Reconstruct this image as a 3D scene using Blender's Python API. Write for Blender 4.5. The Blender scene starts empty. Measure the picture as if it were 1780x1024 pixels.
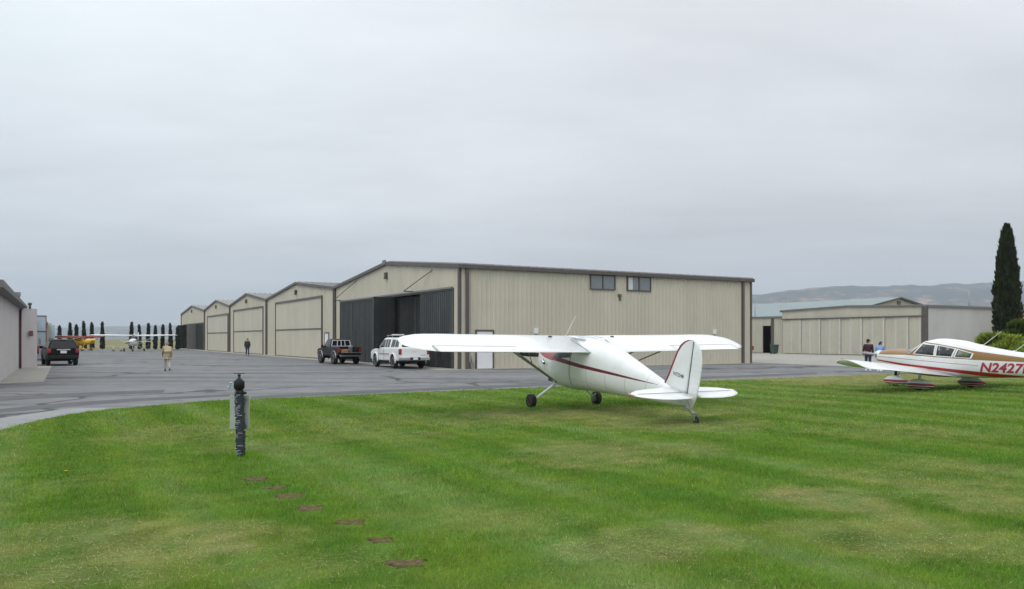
import bpy, bmesh, math, random
import numpy as np
from mathutils import Vector, Matrix, noise
R = math.radians
random.seed(7); rng = np.random.default_rng(11)
SC = bpy.context.scene
COL = SC.collection
# ------------------------------------------------------------------ camera
FPX, HZ, EYE = 1406.0, 588.0, 1.8          # focal length in photo pixels, horizon row, eye height
cam_d = bpy.data.cameras.new("camera"); cam = bpy.data.objects.new("camera", cam_d); COL.objects.link(cam)
cam.location = (0, 0, EYE); cam.rotation_euler = (R(90), 0, 0)
cam_d.sensor_width = 36; cam_d.lens = FPX / 1780 * 36
cam_d.shift_y = (HZ - 512) / 1780
cam_d.clip_start = 0.1; cam_d.clip_end = 40000
SC.camera = cam
# ------------------------------------------------------------------ world: overcast sky
W = bpy.data.worlds.new("World"); SC.world = W; W.use_nodes = True
wn, wl = W.node_tree.nodes, W.node_tree.links
wn.clear()
SUN_EL, SUN_AZ = 52, 205                    # degrees; azimuth clockwise from +Y
def N(nodes, t, **kw):
    n = nodes.new(t)
    for k, v in kw.items():
        if k in n.inputs.keys() if isinstance(k, str) else False: n.inputs[k].default_value = v
        else: setattr(n, k, v)
    return n
def mth(nodes, links, op, a, b=None, c=None, clamp=False):
    n = nodes.new('ShaderNodeMath'); n.operation = op; n.use_clamp = clamp
    for i, x in enumerate((a, b, c)):
        if x is None: continue
        if isinstance(x, (int, float)): n.inputs[i].default_value = x
        else: links.new(x, n.inputs[i])
    return n.outputs[0]
def ramp(nodes, links, fac, stops, interp='LINEAR'):
    n = nodes.new('ShaderNodeValToRGB'); n.color_ramp.interpolation = interp
    els = n.color_ramp.elements
    while len(els) < len(stops): els.new(0.5)
    for e, (p, c) in zip(els, stops):
        e.position = p; e.color = (*c, 1) if len(c) == 3 else c
    if fac is not None: links.new(fac, n.inputs[0])
    return n.outputs[0]
def mixc(nodes, links, fac, a, b, blend='MIX'):
    n = nodes.new('ShaderNodeMix'); n.data_type = 'RGBA'; n.blend_type = blend
    for s, x in ((0, fac), (6, a), (7, b)):
        if isinstance(x, (int, float)): n.inputs[s].default_value = x
        elif isinstance(x, tuple): n.inputs[s].default_value = (*x, 1)
        else: links.new(x, n.inputs[s])
    return n.outputs[2]
tc = wn.new('ShaderNodeTexCoord')
sep = wn.new('ShaderNodeSeparateXYZ'); wl.new(tc.outputs['Generated'], sep.inputs[0])
zc = mth(wn, wl, 'MAXIMUM', sep.outputs[2], 0.0)
den = mth(wn, wl, 'ADD', zc, 0.12)
cx_ = mth(wn, wl, 'DIVIDE', sep.outputs[0], den); cy_ = mth(wn, wl, 'DIVIDE', sep.outputs[1], den)
cmb = wn.new('ShaderNodeCombineXYZ'); wl.new(cx_, cmb.inputs[0]); wl.new(cy_, cmb.inputs[1])
def wnoise(scale, detail, rough, dist=0.0, off=(0, 0, 0), sc=(1, 1, 1)):
    m = wn.new('ShaderNodeMapping'); m.inputs['Location'].default_value = off; m.inputs['Scale'].default_value = sc
    wl.new(cmb.outputs[0], m.inputs[0])
    n = wn.new('ShaderNodeTexNoise'); n.inputs['Scale'].default_value = scale; n.inputs['Detail'].default_value = detail
    n.inputs['Roughness'].default_value = rough; n.inputs['Distortion'].default_value = dist
    wl.new(m.outputs[0], n.inputs['Vector']); return n.outputs[0]
n1 = wnoise(0.55, 5, 0.55, 0.4, (3.1, 1.7, 0), (0.8, 1.25, 1))
n2 = wnoise(1.7, 6, 0.55, 0.3, (0.4, 5.2, 0), (0.6, 1.1, 1))
base = ramp(wn, wl, zc, [(0.0, (0.61, 0.67, 0.735)), (0.035, (0.645, 0.685, 0.745)), (0.10, (0.70, 0.718, 0.76)), (0.17, (0.76, 0.775, 0.81)),
                         (0.36, (0.85, 0.88, 0.91)), (0.6, (1.14, 1.18, 1.22)), (1.0, (1.62, 1.65, 1.68))])
nn = mth(wn, wl, 'ADD', mth(wn, wl, 'MULTIPLY', n1, 0.68), mth(wn, wl, 'MULTIPLY', n2, 0.32))
lum = wn.new('ShaderNodeMapRange'); wl.new(nn, lum.inputs[0])
for i, v in ((1, 0.32), (2, 0.70), (3, 0.84), (4, 1.16)): lum.inputs[i].default_value = v
# the clouds thin a little towards the upper left
thin = wn.new('ShaderNodeMapRange'); wl.new(sep.outputs[0], thin.inputs[0])
for i, v in ((1, 0.15), (2, -0.6), (3, 1.0), (4, 1.12)): thin.inputs[i].default_value = v
cl = mixc(wn, wl, 1.0, base, lum.outputs[0], 'MULTIPLY')
cl = mixc(wn, wl, 1.0, cl, thin.outputs[0], 'MULTIPLY')
tint = mixc(wn, wl, mth(wn, wl, 'MULTIPLY', mth(wn, wl, 'SUBTRACT', thin.outputs[0], 1.0), 8.0, clamp=True), (1, 1, 1), (0.965, 1.02, 1.03))
cl = mixc(wn, wl, 1.0, cl, tint, 'MULTIPLY')
bg_cloud = wn.new('ShaderNodeBackground'); wl.new(cl, bg_cloud.inputs[0]); bg_cloud.inputs[1].default_value = 1.0
sky = wn.new('ShaderNodeTexSky'); sky.sky_type = 'NISHITA'; sky.sun_disc = False
sky.sun_elevation = R(SUN_EL); sky.sun_rotation = R(SUN_AZ)
bg_sky = wn.new('ShaderNodeBackground'); wl.new(sky.outputs[0], bg_sky.inputs[0]); bg_sky.inputs[1].default_value = 0.1
mx = wn.new('ShaderNodeMixShader'); mx.inputs[0].default_value = 0.94     # cloud cover
wl.new(bg_sky.outputs[0], mx.inputs[1]); wl.new(bg_cloud.outputs[0], mx.inputs[2])
wo = wn.new('ShaderNodeOutputWorld'); wl.new(mx.outputs[0], wo.inputs[0])
# ------------------------------------------------------------------ sun behind the overcast
sd = bpy.data.lights.new("sun", 'SUN'); sd.energy = 0.8; sd.angle = R(28); sd.color = (1, 0.97, 0.92)
so = bpy.data.objects.new("sun", sd); COL.objects.link(so)
so.rotation_euler = Vector((-math.sin(R(SUN_AZ)) * math.cos(R(SUN_EL)), -math.cos(R(SUN_AZ)) * math.cos(R(SUN_EL)), -math.sin(R(SUN_EL)))).to_track_quat('-Z', 'Y').to_euler()
SC.view_settings.view_transform = 'Standard'; SC.view_settings.look = 'None'
SC.view_settings.exposure = 0.08; SC.view_settings.gamma = 1.0
try: SC.view_settings.use_curve_mapping = False
except Exception: pass
SC.cycles.use_denoising = True
SC.cycles.max_bounces = 6; SC.cycles.transparent_max_bounces = 12; SC.cycles.volume_bounces = 0
# ------------------------------------------------------------------ helpers
def G(px, py, z=0.0):                       # ground point seen at a pixel of the photograph
    Y = (EYE - z) * FPX / (py - HZ); return ((px - 890) / FPX * Y, Y)
U2 = (-0.5, math.sqrt(3) / 2); V2 = (math.sqrt(3) / 2, 0.5)     # the airfield's two directions
def tag(o, label=None, cat=None, group=None, kind=None):
    if label: o['label'] = label
    if cat: o['category'] = cat
    if group: o['group'] = group
    if kind: o['kind'] = kind
    return o
def empty(name, loc, rz=0.0, label=None, cat=None, group=None, rot=None):
    o = bpy.data.objects.new(name, None); COL.objects.link(o); o.empty_display_size = 0.3
    o.location = loc; o.rotation_euler = rot or (0, 0, rz)
    return tag(o, label, cat, group)
def copy_tree(o, parent=None):
    c = o.copy(); COL.objects.link(c)
    if parent is not None: c.parent = parent
    for ch in o.children: copy_tree(ch, c)
    return c
class MB:
    def __init__(s): s.v = []; s.f = []; s.m = []; s.sm = []
    def add(s, vs, fs, m=0, smooth=False):
        b = len(s.v); s.v += [tuple(p) for p in vs]
        for f in fs: s.f.append([b + i for i in f]); s.m.append(m); s.sm.append(smooth)
        return s
    def box(s, c, d, rz=0.0, m=0, M=None):
        x, y, z = d[0] / 2, d[1] / 2, d[2] / 2
        P = [Vector((a * x, b * y, e * z)) for a in (-1, 1) for b in (-1, 1) for e in (-1, 1)]
        T = Matrix.Translation(c) @ (M or Matrix.Rotation(rz, 4, 'Z'))
        return s.add([T @ p for p in P], [(0, 1, 3, 2), (4, 6, 7, 5), (0, 4, 5, 1), (2, 3, 7, 6), (0, 2, 6, 4), (1, 5, 7, 3)], m)
    def bar(s, p0, p1, w, h, m=0, up=(0, 0, 1)):     # box between two points
        p0, p1 = Vector(p0), Vector(p1); d = p1 - p0; L = d.length; d.normalize()
        u = Vector(up); sd_ = d.cross(u)
        if sd_.length < 1e-5: sd_ = d.cross(Vector((0, 1, 0)))
        sd_.normalize(); u = sd_.cross(d)
        M = Matrix((d, sd_, u)).transposed().to_4x4()
        return s.box((p0 + p1) / 2, (L, w, h), m=m, M=M)
    def tube(s, pts, rad, n=8, m=0, cap=True, smooth=True, flat=1.0):
        pts = [Vector(p) for p in pts]; rad = rad if isinstance(rad, (list, tuple)) else [rad] * len(pts)
        rings = []
        for i, p in enumerate(pts):
            d = (pts[min(i + 1, len(pts) - 1)] - pts[max(i - 1, 0)]).normalized()
            a = d.cross(Vector((0, 0, 1)) if abs(d.z) < 0.95 else Vector((1, 0, 0))).normalized(); b = d.cross(a)
            rings.append([p + a * math.cos(t) * rad[i] * flat + b * math.sin(t) * rad[i] for t in [2 * math.pi * k / n for k in range(n)]])
        return s.loft(rings, m, True, cap, smooth)
    def loft(s, rings, m=0, closed=True, cap=True, smooth=True):
        n = len(rings[0]); vs = [p for r in rings for p in r]; fs = []
        for i in range(len(rings) - 1):
            for k in range(n if closed else n - 1):
                k2 = (k + 1) % n
                fs.append((i * n + k, i * n + k2, (i + 1) * n + k2, (i + 1) * n + k))
        s.add(vs, fs, m, smooth)
        if cap:
            s.add(rings[0], [tuple(range(n - 1, -1, -1))], m, False); s.add(rings[-1], [tuple(range(n))], m, False)
        return s
    def lathe(s, prof, c=(0, 0, 0), n=20, m=0, axis='Z', smooth=True):   # prof: (r, h)
        T = {'Z': Matrix.Identity(3), 'Y': Matrix.Rotation(R(-90), 3, 'X'), 'X': Matrix.Rotation(R(90), 3, 'Y')}[axis]
        rings = [[Vector(c) + T @ Vector((r * math.cos(2 * math.pi * k / n), r * math.sin(2 * math.pi * k / n), h)) for k in range(n)] for r, h in prof]
        return s.loft(rings, m, True, True, smooth)
    def build(s, name, mats, parent=None, bevel=0.0, merge=True, segs=2):
        me = bpy.data.meshes.new(name); me.from_pydata(s.v, [], s.f)
        mats = mats if isinstance(mats, (list, tuple)) else [mats]
        for x in mats: me.materials.append(x)
        me.polygons.foreach_set('material_index', s.m); me.polygons.foreach_set('use_smooth', s.sm)
        bm = bmesh.new(); bm.from_mesh(me)
        if merge: bmesh.ops.remove_doubles(bm, verts=bm.verts, dist=1e-5)
        bmesh.ops.recalc_face_normals(bm, faces=bm.faces); bm.to_mesh(me); bm.free()
        o = bpy.data.objects.new(name, me); COL.objects.link(o)
        if parent is not None: o.parent = parent
        if bevel:
            b = o.modifiers.new('bevel', 'BEVEL'); b.width = bevel; b.segments = segs; b.limit_method = 'ANGLE'; b.angle_limit = R(40)
        return o
def apply_mods(o):
    bpy.context.view_layer.update()
    dg = bpy.context.evaluated_depsgraph_get()
    me = bpy.data.meshes.new_from_object(o.evaluated_get(dg), preserve_all_data_layers=True, depsgraph=dg)
    o.modifiers.clear(); o.data = me
def cut(o, cutters):                         # boolean difference, cutters in the same local space
    for c in cutters:
        c.parent = o.parent
        if o.parent is not None: pass
        b = o.modifiers.new('cut', 'BOOLEAN'); b.operation = 'DIFFERENCE'; b.object = c; b.solver = 'EXACT'
        try: b.material_mode = 'TRANSFER'
        except Exception: pass
    apply_mods(o)
    for c in cutters: bpy.data.objects.remove(c, do_unlink=True)
# ------------------------------------------------------------------ materials
def mat(name, col, rough=0.6, metal=0.0, var=0.12, scale=3.0, bump=0.0, bscale=40.0, spec=0.5, dirt=None, coat=0.0, trans=0.0, alpha=1.0, streak=0.0):
    m = bpy.data.materials.new(name); m.use_nodes = True
    n, l = m.node_tree.nodes, m.node_tree.links; b = n['Principled BSDF']
    b.inputs['Roughness'].default_value = rough; b.inputs['Metallic'].default_value = metal
    b.inputs['Specular IOR Level'].default_value = spec; b.inputs['Coat Weight'].default_value = coat
    b.inputs['Coat Roughness'].default_value = 0.08
    t = n.new('ShaderNodeTexCoord')
    nz = n.new('ShaderNodeTexNoise'); nz.inputs['Scale'].default_value = scale; nz.inputs['Detail'].default_value = 6; nz.inputs['Roughness'].default_value = 0.6
    if streak:
        mp = n.new('ShaderNodeMapping'); mp.inputs['Scale'].default_value = (1, 1, streak); l.new(t.outputs['Object'], mp.inputs[0]); l.new(mp.outputs[0], nz.inputs['Vector'])
    else: l.new(t.outputs['Object'], nz.inputs['Vector'])
    lo = tuple(c * (1 - var) for c in col); hi = tuple(min(1, c * (1 + var)) for c in col)
    c = ramp(n, l, nz.outputs[0], [(0.3, lo), (0.7, hi)])
    if dirt:
        d = n.new('ShaderNodeTexNoise'); d.inputs['Scale'].default_value = dirt[1]; d.inputs['Detail'].default_value = 8; l.new(t.outputs['Object'], d.inputs['Vector'])
        f = n.new('ShaderNodeMapRange'); l.new(d.outputs[0], f.inputs[0])
        for i, v in ((1, 0.52), (2, 0.72), (3, 0.0), (4, dirt[2])): f.inputs[i].default_value = v
        c = mixc(n, l, f.outputs[0], c, dirt[0])
    l.new(c, b.inputs['Base Color'])
    if bump:
        bz = n.new('ShaderNodeTexNoise'); bz.inputs['Scale'].default_value = bscale; bz.inputs['Detail'].default_value = 4; l.new(t.outputs['Object'], bz.inputs['Vector'])
        bp = n.new('ShaderNodeBump'); bp.inputs['Strength'].default_value = bump; bp.inputs['Distance'].default_value = 0.02
        l.new(bz.outputs[0], bp.inputs['Height']); l.new(bp.outputs[0], b.inputs['Normal'])
    if trans: b.inputs['Transmission Weight'].default_value = trans
    if alpha < 1: b.inputs['Alpha'].default_value = alpha
    m['col'] = col
    return m
M = {}
M['white'] = mat('white_paint', (0.78, 0.79, 0.79), 0.32, var=0.03, scale=1.5, coat=0.3, dirt=((0.55, 0.55, 0.5), 2.5, 0.25))
M['white_matt'] = mat('white_door_paint', (0.74, 0.75, 0.76), 0.5, var=0.03)
M['beige'] = mat('beige_cladding', (0.525, 0.49, 0.395), 0.55, var=0.07, scale=0.8, dirt=((0.44, 0.405, 0.315), 0.7, 0.35), streak=0.15)
M['beige_pale'] = mat('pale_cladding', (0.47, 0.445, 0.365), 0.55, var=0.06, scale=0.7, dirt=((0.38, 0.36, 0.30), 0.6, 0.4), streak=0.15)
M['beige_door'] = mat('beige_door_panel', (0.525, 0.49, 0.39), 0.55, var=0.07, scale=0.6, dirt=((0.44, 0.405, 0.305), 0.6, 0.35), streak=0.2)
M['greywall'] = mat('grey_stucco', (0.44, 0.45, 0.43), 0.8, var=0.06, scale=0.5, dirt=((0.33, 0.33, 0.31), 0.4, 0.4), streak=0.25)
M['pinkwall'] = mat('pale_pinkish_cladding', (0.53, 0.495, 0.485), 0.6, var=0.05, scale=0.7, dirt=((0.36, 0.33, 0.32), 0.7, 0.3), streak=0.2)
M['trim'] = mat('dark_brown_trim', (0.095, 0.082, 0.073), 0.45, var=0.12)
M['darkdoor'] = mat('dark_door_metal', (0.040, 0.045, 0.044), 0.42, var=0.3, scale=1.2, dirt=((0.08, 0.075, 0.065), 1.5, 0.6), streak=0.25)
M['greytrim'] = mat('grey_trim', (0.15, 0.145, 0.135), 0.5)
M['seam'] = mat('light_seam', (0.20, 0.20, 0.19), 0.5)
M['dullseam'] = mat('dull_seam', (0.10, 0.10, 0.095), 0.5)
M['roof'] = mat('grey_roof_metal', (0.30, 0.30, 0.29), 0.45, var=0.1, metal=0.2)
M['teal_roof'] = mat('pale_teal_roof', (0.20, 0.255, 0.26), 0.5, var=0.08, scale=0.5)
M['maroon_pipe'] = mat('maroon_pipe', (0.16, 0.05, 0.06), 0.5)
M['steelblue'] = mat('pale_blue_metal', (0.42, 0.52, 0.60), 0.4, var=0.08)
M['orange'] = mat('orange_stucco', (0.55, 0.27, 0.14), 0.8)
M['black'] = mat('black_rubber', (0.018, 0.018, 0.019), 0.75, var=0.25, bump=0.2)
M['blackpaint'] = mat('black_car_paint', (0.004, 0.004, 0.005), 0.34, var=0.1, spec=.18)
M['blackplastic'] = mat('black_plastic', (0.012, 0.012, 0.013), 0.6, spec=.25)
M['under'] = mat('dark_underbody', (0.012, 0.012, 0.012), 0.9)
M['glass'] = mat('dark_tinted_glass', (0.012, 0.015, 0.016), 0.06, var=0.1, spec=0.4)
M['pane'] = mat('window_pane', (0.17, 0.19, 0.20), 0.05, var=0.1, spec=0.8)
M['chrome'] = mat('chrome', (0.62, 0.62, 0.63), 0.18, metal=1.0, var=0.05)
M['alloy'] = mat('alloy', (0.42, 0.42, 0.43), 0.35, metal=0.8, var=0.1)
M['taillight'] = mat('red_lens', (0.32, 0.012, 0.015), 0.15, var=0.2, coat=0.5)
M['amber'] = mat('amber_lens', (0.6, 0.2, 0.02), 0.2)
M['red'] = mat('red_paint', (0.42, 0.035, 0.045), 0.35, var=0.08, coat=0.3)
M['crimson'] = mat('crimson_paint', (0.43, 0.03, 0.075), 0.4, var=0.05)
M['maroon'] = mat('maroon_paint', (0.26, 0.018, 0.03), 0.35, var=0.08, coat=0.3)
M['yellow'] = mat('yellow_paint', (0.78, 0.46, 0.02), 0.35, var=0.08, coat=0.3)
M['steel'] = mat('dull_steel', (0.35, 0.35, 0.36), 0.4, metal=0.7)
M['strut'] = mat('grey_strut_paint', (0.30, 0.29, 0.27), 0.5)
M['gap'] = mat('dark_gap', (0.05, 0.05, 0.055), 0.8)
M['hairline'] = mat('grey_hairline', (0.20, 0.21, 0.22), 0.7)
M['skylight'] = mat('grey_skylight', (0.33, 0.36, 0.42), 0.12, spec=0.7)
M['wood'] = mat('tan_wood', (0.42, 0.25, 0.12), 0.7, var=0.2)
M['skin'] = mat('skin', (0.50, 0.29, 0.21), 0.55)
M['skin'].node_tree.nodes['Principled BSDF'].inputs['Subsurface Weight'].default_value = 0.05
M['hair'] = mat('dark_hair', (0.03, 0.022, 0.018), 0.7)
M['greyhair'] = mat('grey_hair', (0.22, 0.19, 0.17), 0.7)
def clothm(name, col, var=0.2): return mat(name, col, 0.9, var=var, scale=14, bump=0.3, bscale=60, spec=0.1)
M['tan_jacket'] = clothm('tan_cloth', (0.42, 0.35, 0.23)); M['khaki'] = clothm('pale_khaki_cloth', (0.48, 0.45, 0.38))
M['plaid'] = clothm('dark_plaid_cloth', (0.05, 0.04, 0.055), 0.7); M['jeans'] = clothm('blue_denim', (0.05, 0.085, 0.17))
M['plum'] = clothm('plum_cloth', (0.06, 0.032, 0.042)); M['sky_shirt'] = clothm('light_blue_cloth', (0.17, 0.33, 0.66))
M['shoe_dark'] = mat('dark_shoe', (0.02, 0.018, 0.017), 0.6); M['shoe_white'] = mat('white_shoe', (0.75, 0.75, 0.74), 0.6)
M['plate'] = mat('white_plate', (0.7, 0.71, 0.72), 0.4)
M['soil'] = mat('bare_soil', (0.120, 0.098, 0.048), 0.95, var=0.45, scale=22, bump=1.0, bscale=45, spec=0.1)
M['bark'] = mat('bark', (0.09, 0.065, 0.045), 0.9, var=0.3, scale=12, bump=0.6, bscale=30)
M['petal'] = mat('yellow_petal', (0.8, 0.55, 0.02), 0.6)
M['stemgreen'] = mat('green_stem', (0.08, 0.16, 0.03), 0.7)
# ------------------------------------------------------------------ the ground
def sheet(name, pts, z, m, kind='structure'):
    mb = MB(); mb.add([(x, y, z) for x, y in pts], [tuple(range(len(pts)))])
    o = mb.build(name, m); return tag(o, kind=kind)
def ground_mat(name, stops, s1, s2, s3=0, bump=0.3):
    m = bpy.data.materials.new(name); m.use_nodes = True
    n, l = m.node_tree.nodes, m.node_tree.links; b = n['Principled BSDF']; b.inputs['Roughness'].default_value = 0.9; b.inputs['Specular IOR Level'].default_value = 0.25
    g = n.new('ShaderNodeNewGeometry'); out = None
    for sc, w in ((s1, 0.5), (s2, 0.5)):
        nz = n.new('ShaderNodeTexNoise'); nz.inputs['Scale'].default_value = sc; nz.inputs['Detail'].default_value = 8; nz.inputs['Roughness'].default_value = 0.62
        l.new(g.outputs['Position'], nz.inputs['Vector']); x = mth(n, l, 'MULTIPLY', nz.outputs[0], w)
        out = x if out is None else mth(n, l, 'ADD', out, x)
    c = ramp(n, l, out, stops); l.new(c, b.inputs['Base Color'])
    bz = n.new('ShaderNodeTexNoise'); bz.inputs['Scale'].default_value = 60; bz.inputs['Detail'].default_value = 3; l.new(g.outputs['Position'], bz.inputs['Vector'])
    bp = n.new('ShaderNodeBump'); bp.inputs['Strength'].default_value = bump; bp.inputs['Distance'].default_value = 0.02
    l.new(bz.outputs[0], bp.inputs['Height']); l.new(bp.outputs[0], b.inputs['Normal'])
    return m, n, l, b, c, g
M['field'] = ground_mat('dry_field', [(0.35, (0.10, 0.115, 0.04)), (0.5, (0.17, 0.165, 0.075)), (0.65, (0.26, 0.225, 0.12))], 0.012, 0.09)[0]
# asphalt: weathered grey, streaked along the building line, with sealed cracks
am, n, l, b, c, g = ground_mat('weathered_asphalt', [(0.33, (0.135, 0.138, 0.142)), (0.5, (0.178, 0.180, 0.185)), (0.67, (0.222, 0.224, 0.228))], 0.16, 1.3, bump=0.25)
mp = n.new('ShaderNodeMapping'); mp.inputs['Rotation'].default_value = (0, 0, R(-30)); mp.inputs['Scale'].default_value = (0.07, 0.5, 1); l.new(g.outputs['Position'], mp.inputs[0])
st = n.new('ShaderNodeTexNoise'); st.inputs['Scale'].default_value = 1.0; st.inputs['Detail'].default_value = 6; l.new(mp.outputs[0], st.inputs['Vector'])
stv = ramp(n, l, st.outputs[0], [(0.36, (0.66, 0.66, 0.67)), (0.5, (0.97, 0.97, 0.97)), (0.68, (1.14, 1.14, 1.14))])
c = mixc(n, l, 1.0, c, stv, 'MULTIPLY')
dz = n.new('ShaderNodeTexNoise'); dz.inputs['Scale'].default_value = 0.35; dz.inputs['Detail'].default_value = 5; l.new(g.outputs['Position'], dz.inputs['Vector'])
wv = n.new('ShaderNodeVectorMath'); wv.operation = 'SCALE'; l.new(dz.outputs[1], wv.inputs[0]); wv.inputs['Scale'].default_value = 5.0
av = n.new('ShaderNodeVectorMath'); l.new(g.outputs['Position'], av.inputs[0]); l.new(wv.outputs[0], av.inputs[1])
oz = n.new('ShaderNodeTexNoise'); oz.inputs['Scale'].default_value = .9; oz.inputs['Detail'].default_value = 3; l.new(g.outputs['Position'], oz.inputs['Vector'])
c = mixc(n, l, 1.0, c, ramp(n, l, oz.outputs[0], [(0.62, (1, 1, 1)), (0.70, (.66, .66, .66))]), 'MULTIPLY')
vo = n.new('ShaderNodeTexVoronoi'); vo.feature = 'DISTANCE_TO_EDGE'; vo.inputs['Scale'].default_value = 0.085; l.new(av.outputs[0], vo.inputs['Vector'])
cr = ramp(n, l, vo.outputs['Distance'], [(0.0, (1, 1, 1)), (0.013, (0.8, 0.8, 0.8)), (0.020, (0, 0, 0))])
mk = n.new('ShaderNodeTexNoise'); mk.inputs['Scale'].default_value = 0.11; l.new(g.outputs['Position'], mk.inputs['Vector'])
mkv = ramp(n, l, mk.outputs[0], [(0.40, (0, 0, 0)), (0.52, (0.8, 0.8, 0.8))])
c = mixc(n, l, mixc(n, l, 1.0, cr, mkv, 'MULTIPLY'), c, (0.035, 0.036, 0.038)); l.new(c, b.inputs['Base Color'])
b.inputs['Roughness'].default_value = 0.8
M['asphalt'] = am
M['newer'] = ground_mat('asphalt_repair', [(0.33, (0.088, 0.090, 0.094)), (0.5, (0.112, 0.114, 0.118)), (0.67, (0.14, 0.142, 0.146))], 0.5, 3.0)[0]
M['concrete'] = ground_mat('pale_concrete', [(0.33, (0.26, 0.25, 0.222)), (0.5, (0.325, 0.312, 0.28)), (0.67, (0.38, 0.365, 0.335))], 0.3, 2.5)[0]
M['gutter'] = ground_mat('pale_asphalt', [(0.33, (0.21, 0.215, 0.22)), (0.5, (0.26, 0.265, 0.27)), (0.67, (0.31, 0.315, 0.32))], 0.5, 3.0)[0]
S = 12000
sheet('field', [(-S, -60), (S, -60), (S, S), (-S, S)], -0.10, M['field'])
sheet('asphalt_apron', [(-75, 1), (70, 1), (95, 60), (75, 130), (-20, 160), (-48.5, 131), (-100, 131)], 0.0, M['asphalt'])
def strip(name, px, z, m):                  # a polygon outlined on the ground
    return sheet(name, [G(*p) for p in px], z, m)
strip('asphalt_patch', [(-160, 700), (0, 689.5), (140, 683), (287, 677.5), (284, 682.5), (140, 689), (0, 697), (-160, 708)], 0.004, M['newer'])
strip('asphalt_patch', [(-160, 728), (0, 711), (110, 701), (230, 693), (420, 684.5), (420, 688), (232, 698), (112, 707.5), (0, 717.5), (-160, 738)], 0.004, M['newer'])
strip('asphalt_patch', [(436, 689), (560, 682), (784, 673), (1000, 664.5), (1180, 657), (1420, 647.5), (1420, 650.5), (1180, 660.5), (1000, 668.5), (784, 677.5), (560, 687), (436, 693.5)], 0.004, M['newer'])
sheet('concrete_gutter', [(-14.5, 4), (-9.0, 4), (-9.0, 12), G(0, 752), G(60, 735), G(130, 721), G(250, 708), G(120, 710), G(0, 727)], 0.004, M['gutter'])
sheet('concrete_pad', [G(-120, 676), G(0, 667.5), G(76, 664), G(90, 637), G(80, 628), (-36.5, 61.2), G(32, 640.5), (-23.3, 37.2), (-24, 30)], 0.008, M['concrete'])
A0 = Vector((-2.9, 46.9))
def AB(t, s): return (A0.x + V2[0] * t + U2[0] * s, A0.y + V2[1] * t + U2[1] * s)
sheet('concrete_strip', [AB(0.3, -0.75), AB(-1.7, -0.75), AB(-1.7, 112), AB(0.3, 112)], 0.006, M['concrete'])
sheet('concrete_strip', [AB(0.3, -0.75), AB(0.3, 0.3), AB(24, 0.3), AB(24, -0.75)], 0.006, M['concrete'])
sheet('concrete_apron', [G(1296, 629.5), G(1400, 634.5), G(1500, 637.5), G(1640, 636), G(1790, 632), (62, 70), (55, 92), (41, 82), (31, 98), (24, 120), (17, 100)], 0.006, M['concrete'])
# ------------------------------------------------------------------ lawn
def vnoise(x, y, sc, seed=0):
    x = np.asarray(x) * sc + seed * 17.13; y = np.asarray(y) * sc + seed * 7.77
    xi, yi = np.floor(x).astype(np.int64), np.floor(y).astype(np.int64); fx, fy = x - xi, y - yi
    fx = fx * fx * (3 - 2 * fx); fy = fy * fy * (3 - 2 * fy)
    def h(a, b):
        n_ = (a * 374761393 + b * 668265263 + seed * 1442695) & 0x7fffffff
        n_ = ((n_ ^ (n_ >> 13)) * 1274126177) & 0x7fffffff
        return ((n_ ^ (n_ >> 16)) & 0xffff) / 65535.0
    return (h(xi, yi) * (1 - fx) + h(xi + 1, yi) * fx) * (1 - fy) + (h(xi, yi + 1) * (1 - fx) + h(xi + 1, yi + 1) * fx) * fy
def fbm(x, y, sc, seed=0, oct=4):
    a, t, w = 0.0, 0.0, 1.0
    for k in range(oct):
        a = a + w * vnoise(x, y, sc * 2 ** k, seed + k); t += w; w *= 0.55
    return a / t
edge = [G(0, 752), G(30, 743), G(60, 735), G(95, 727.5), G(130, 721), G(185, 713.5), G(250, 708), G(320, 702), G(380, 697.5), G(500, 692.5), G(650, 686.5), G(900, 676),
        G(1110, 668), G(1230, 662.5), G(1350, 658), G(1480, 653.5), G(1560, 650), G(1660, 646), G(1800, 640)]
LAWN = edge + [(50, 52), (50, 30), (26, 3), (-9.0, 3), (-9.0, 12)]
LP = np.array(LAWN)
def inside(x, y):
    x = np.asarray(x); y = np.asarray(y); r = np.zeros(x.shape, bool); j = len(LP) - 1
    for i in range(len(LP)):
        xi, yi, xj, yj = *LP[i], *LP[j]
        r ^= ((yi > y) != (yj > y)) & (x < (xj - xi) * (y - yi) / (yj - yi + 1e-12) + xi); j = i
    return r
DIRT = [(447, 833.5, .21, .12), (478, 848, .2, .12), (503, 862, .23, .15), (543, 884, .20, .13), (610, 909, .20, .11), (657, 941, .17, .11), (707, 981, .20, .13)]
DIRT = [(*G(a, b_ + 3), rx * .88, ry * .95) for a, b_, rx, ry in DIRT]
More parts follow.
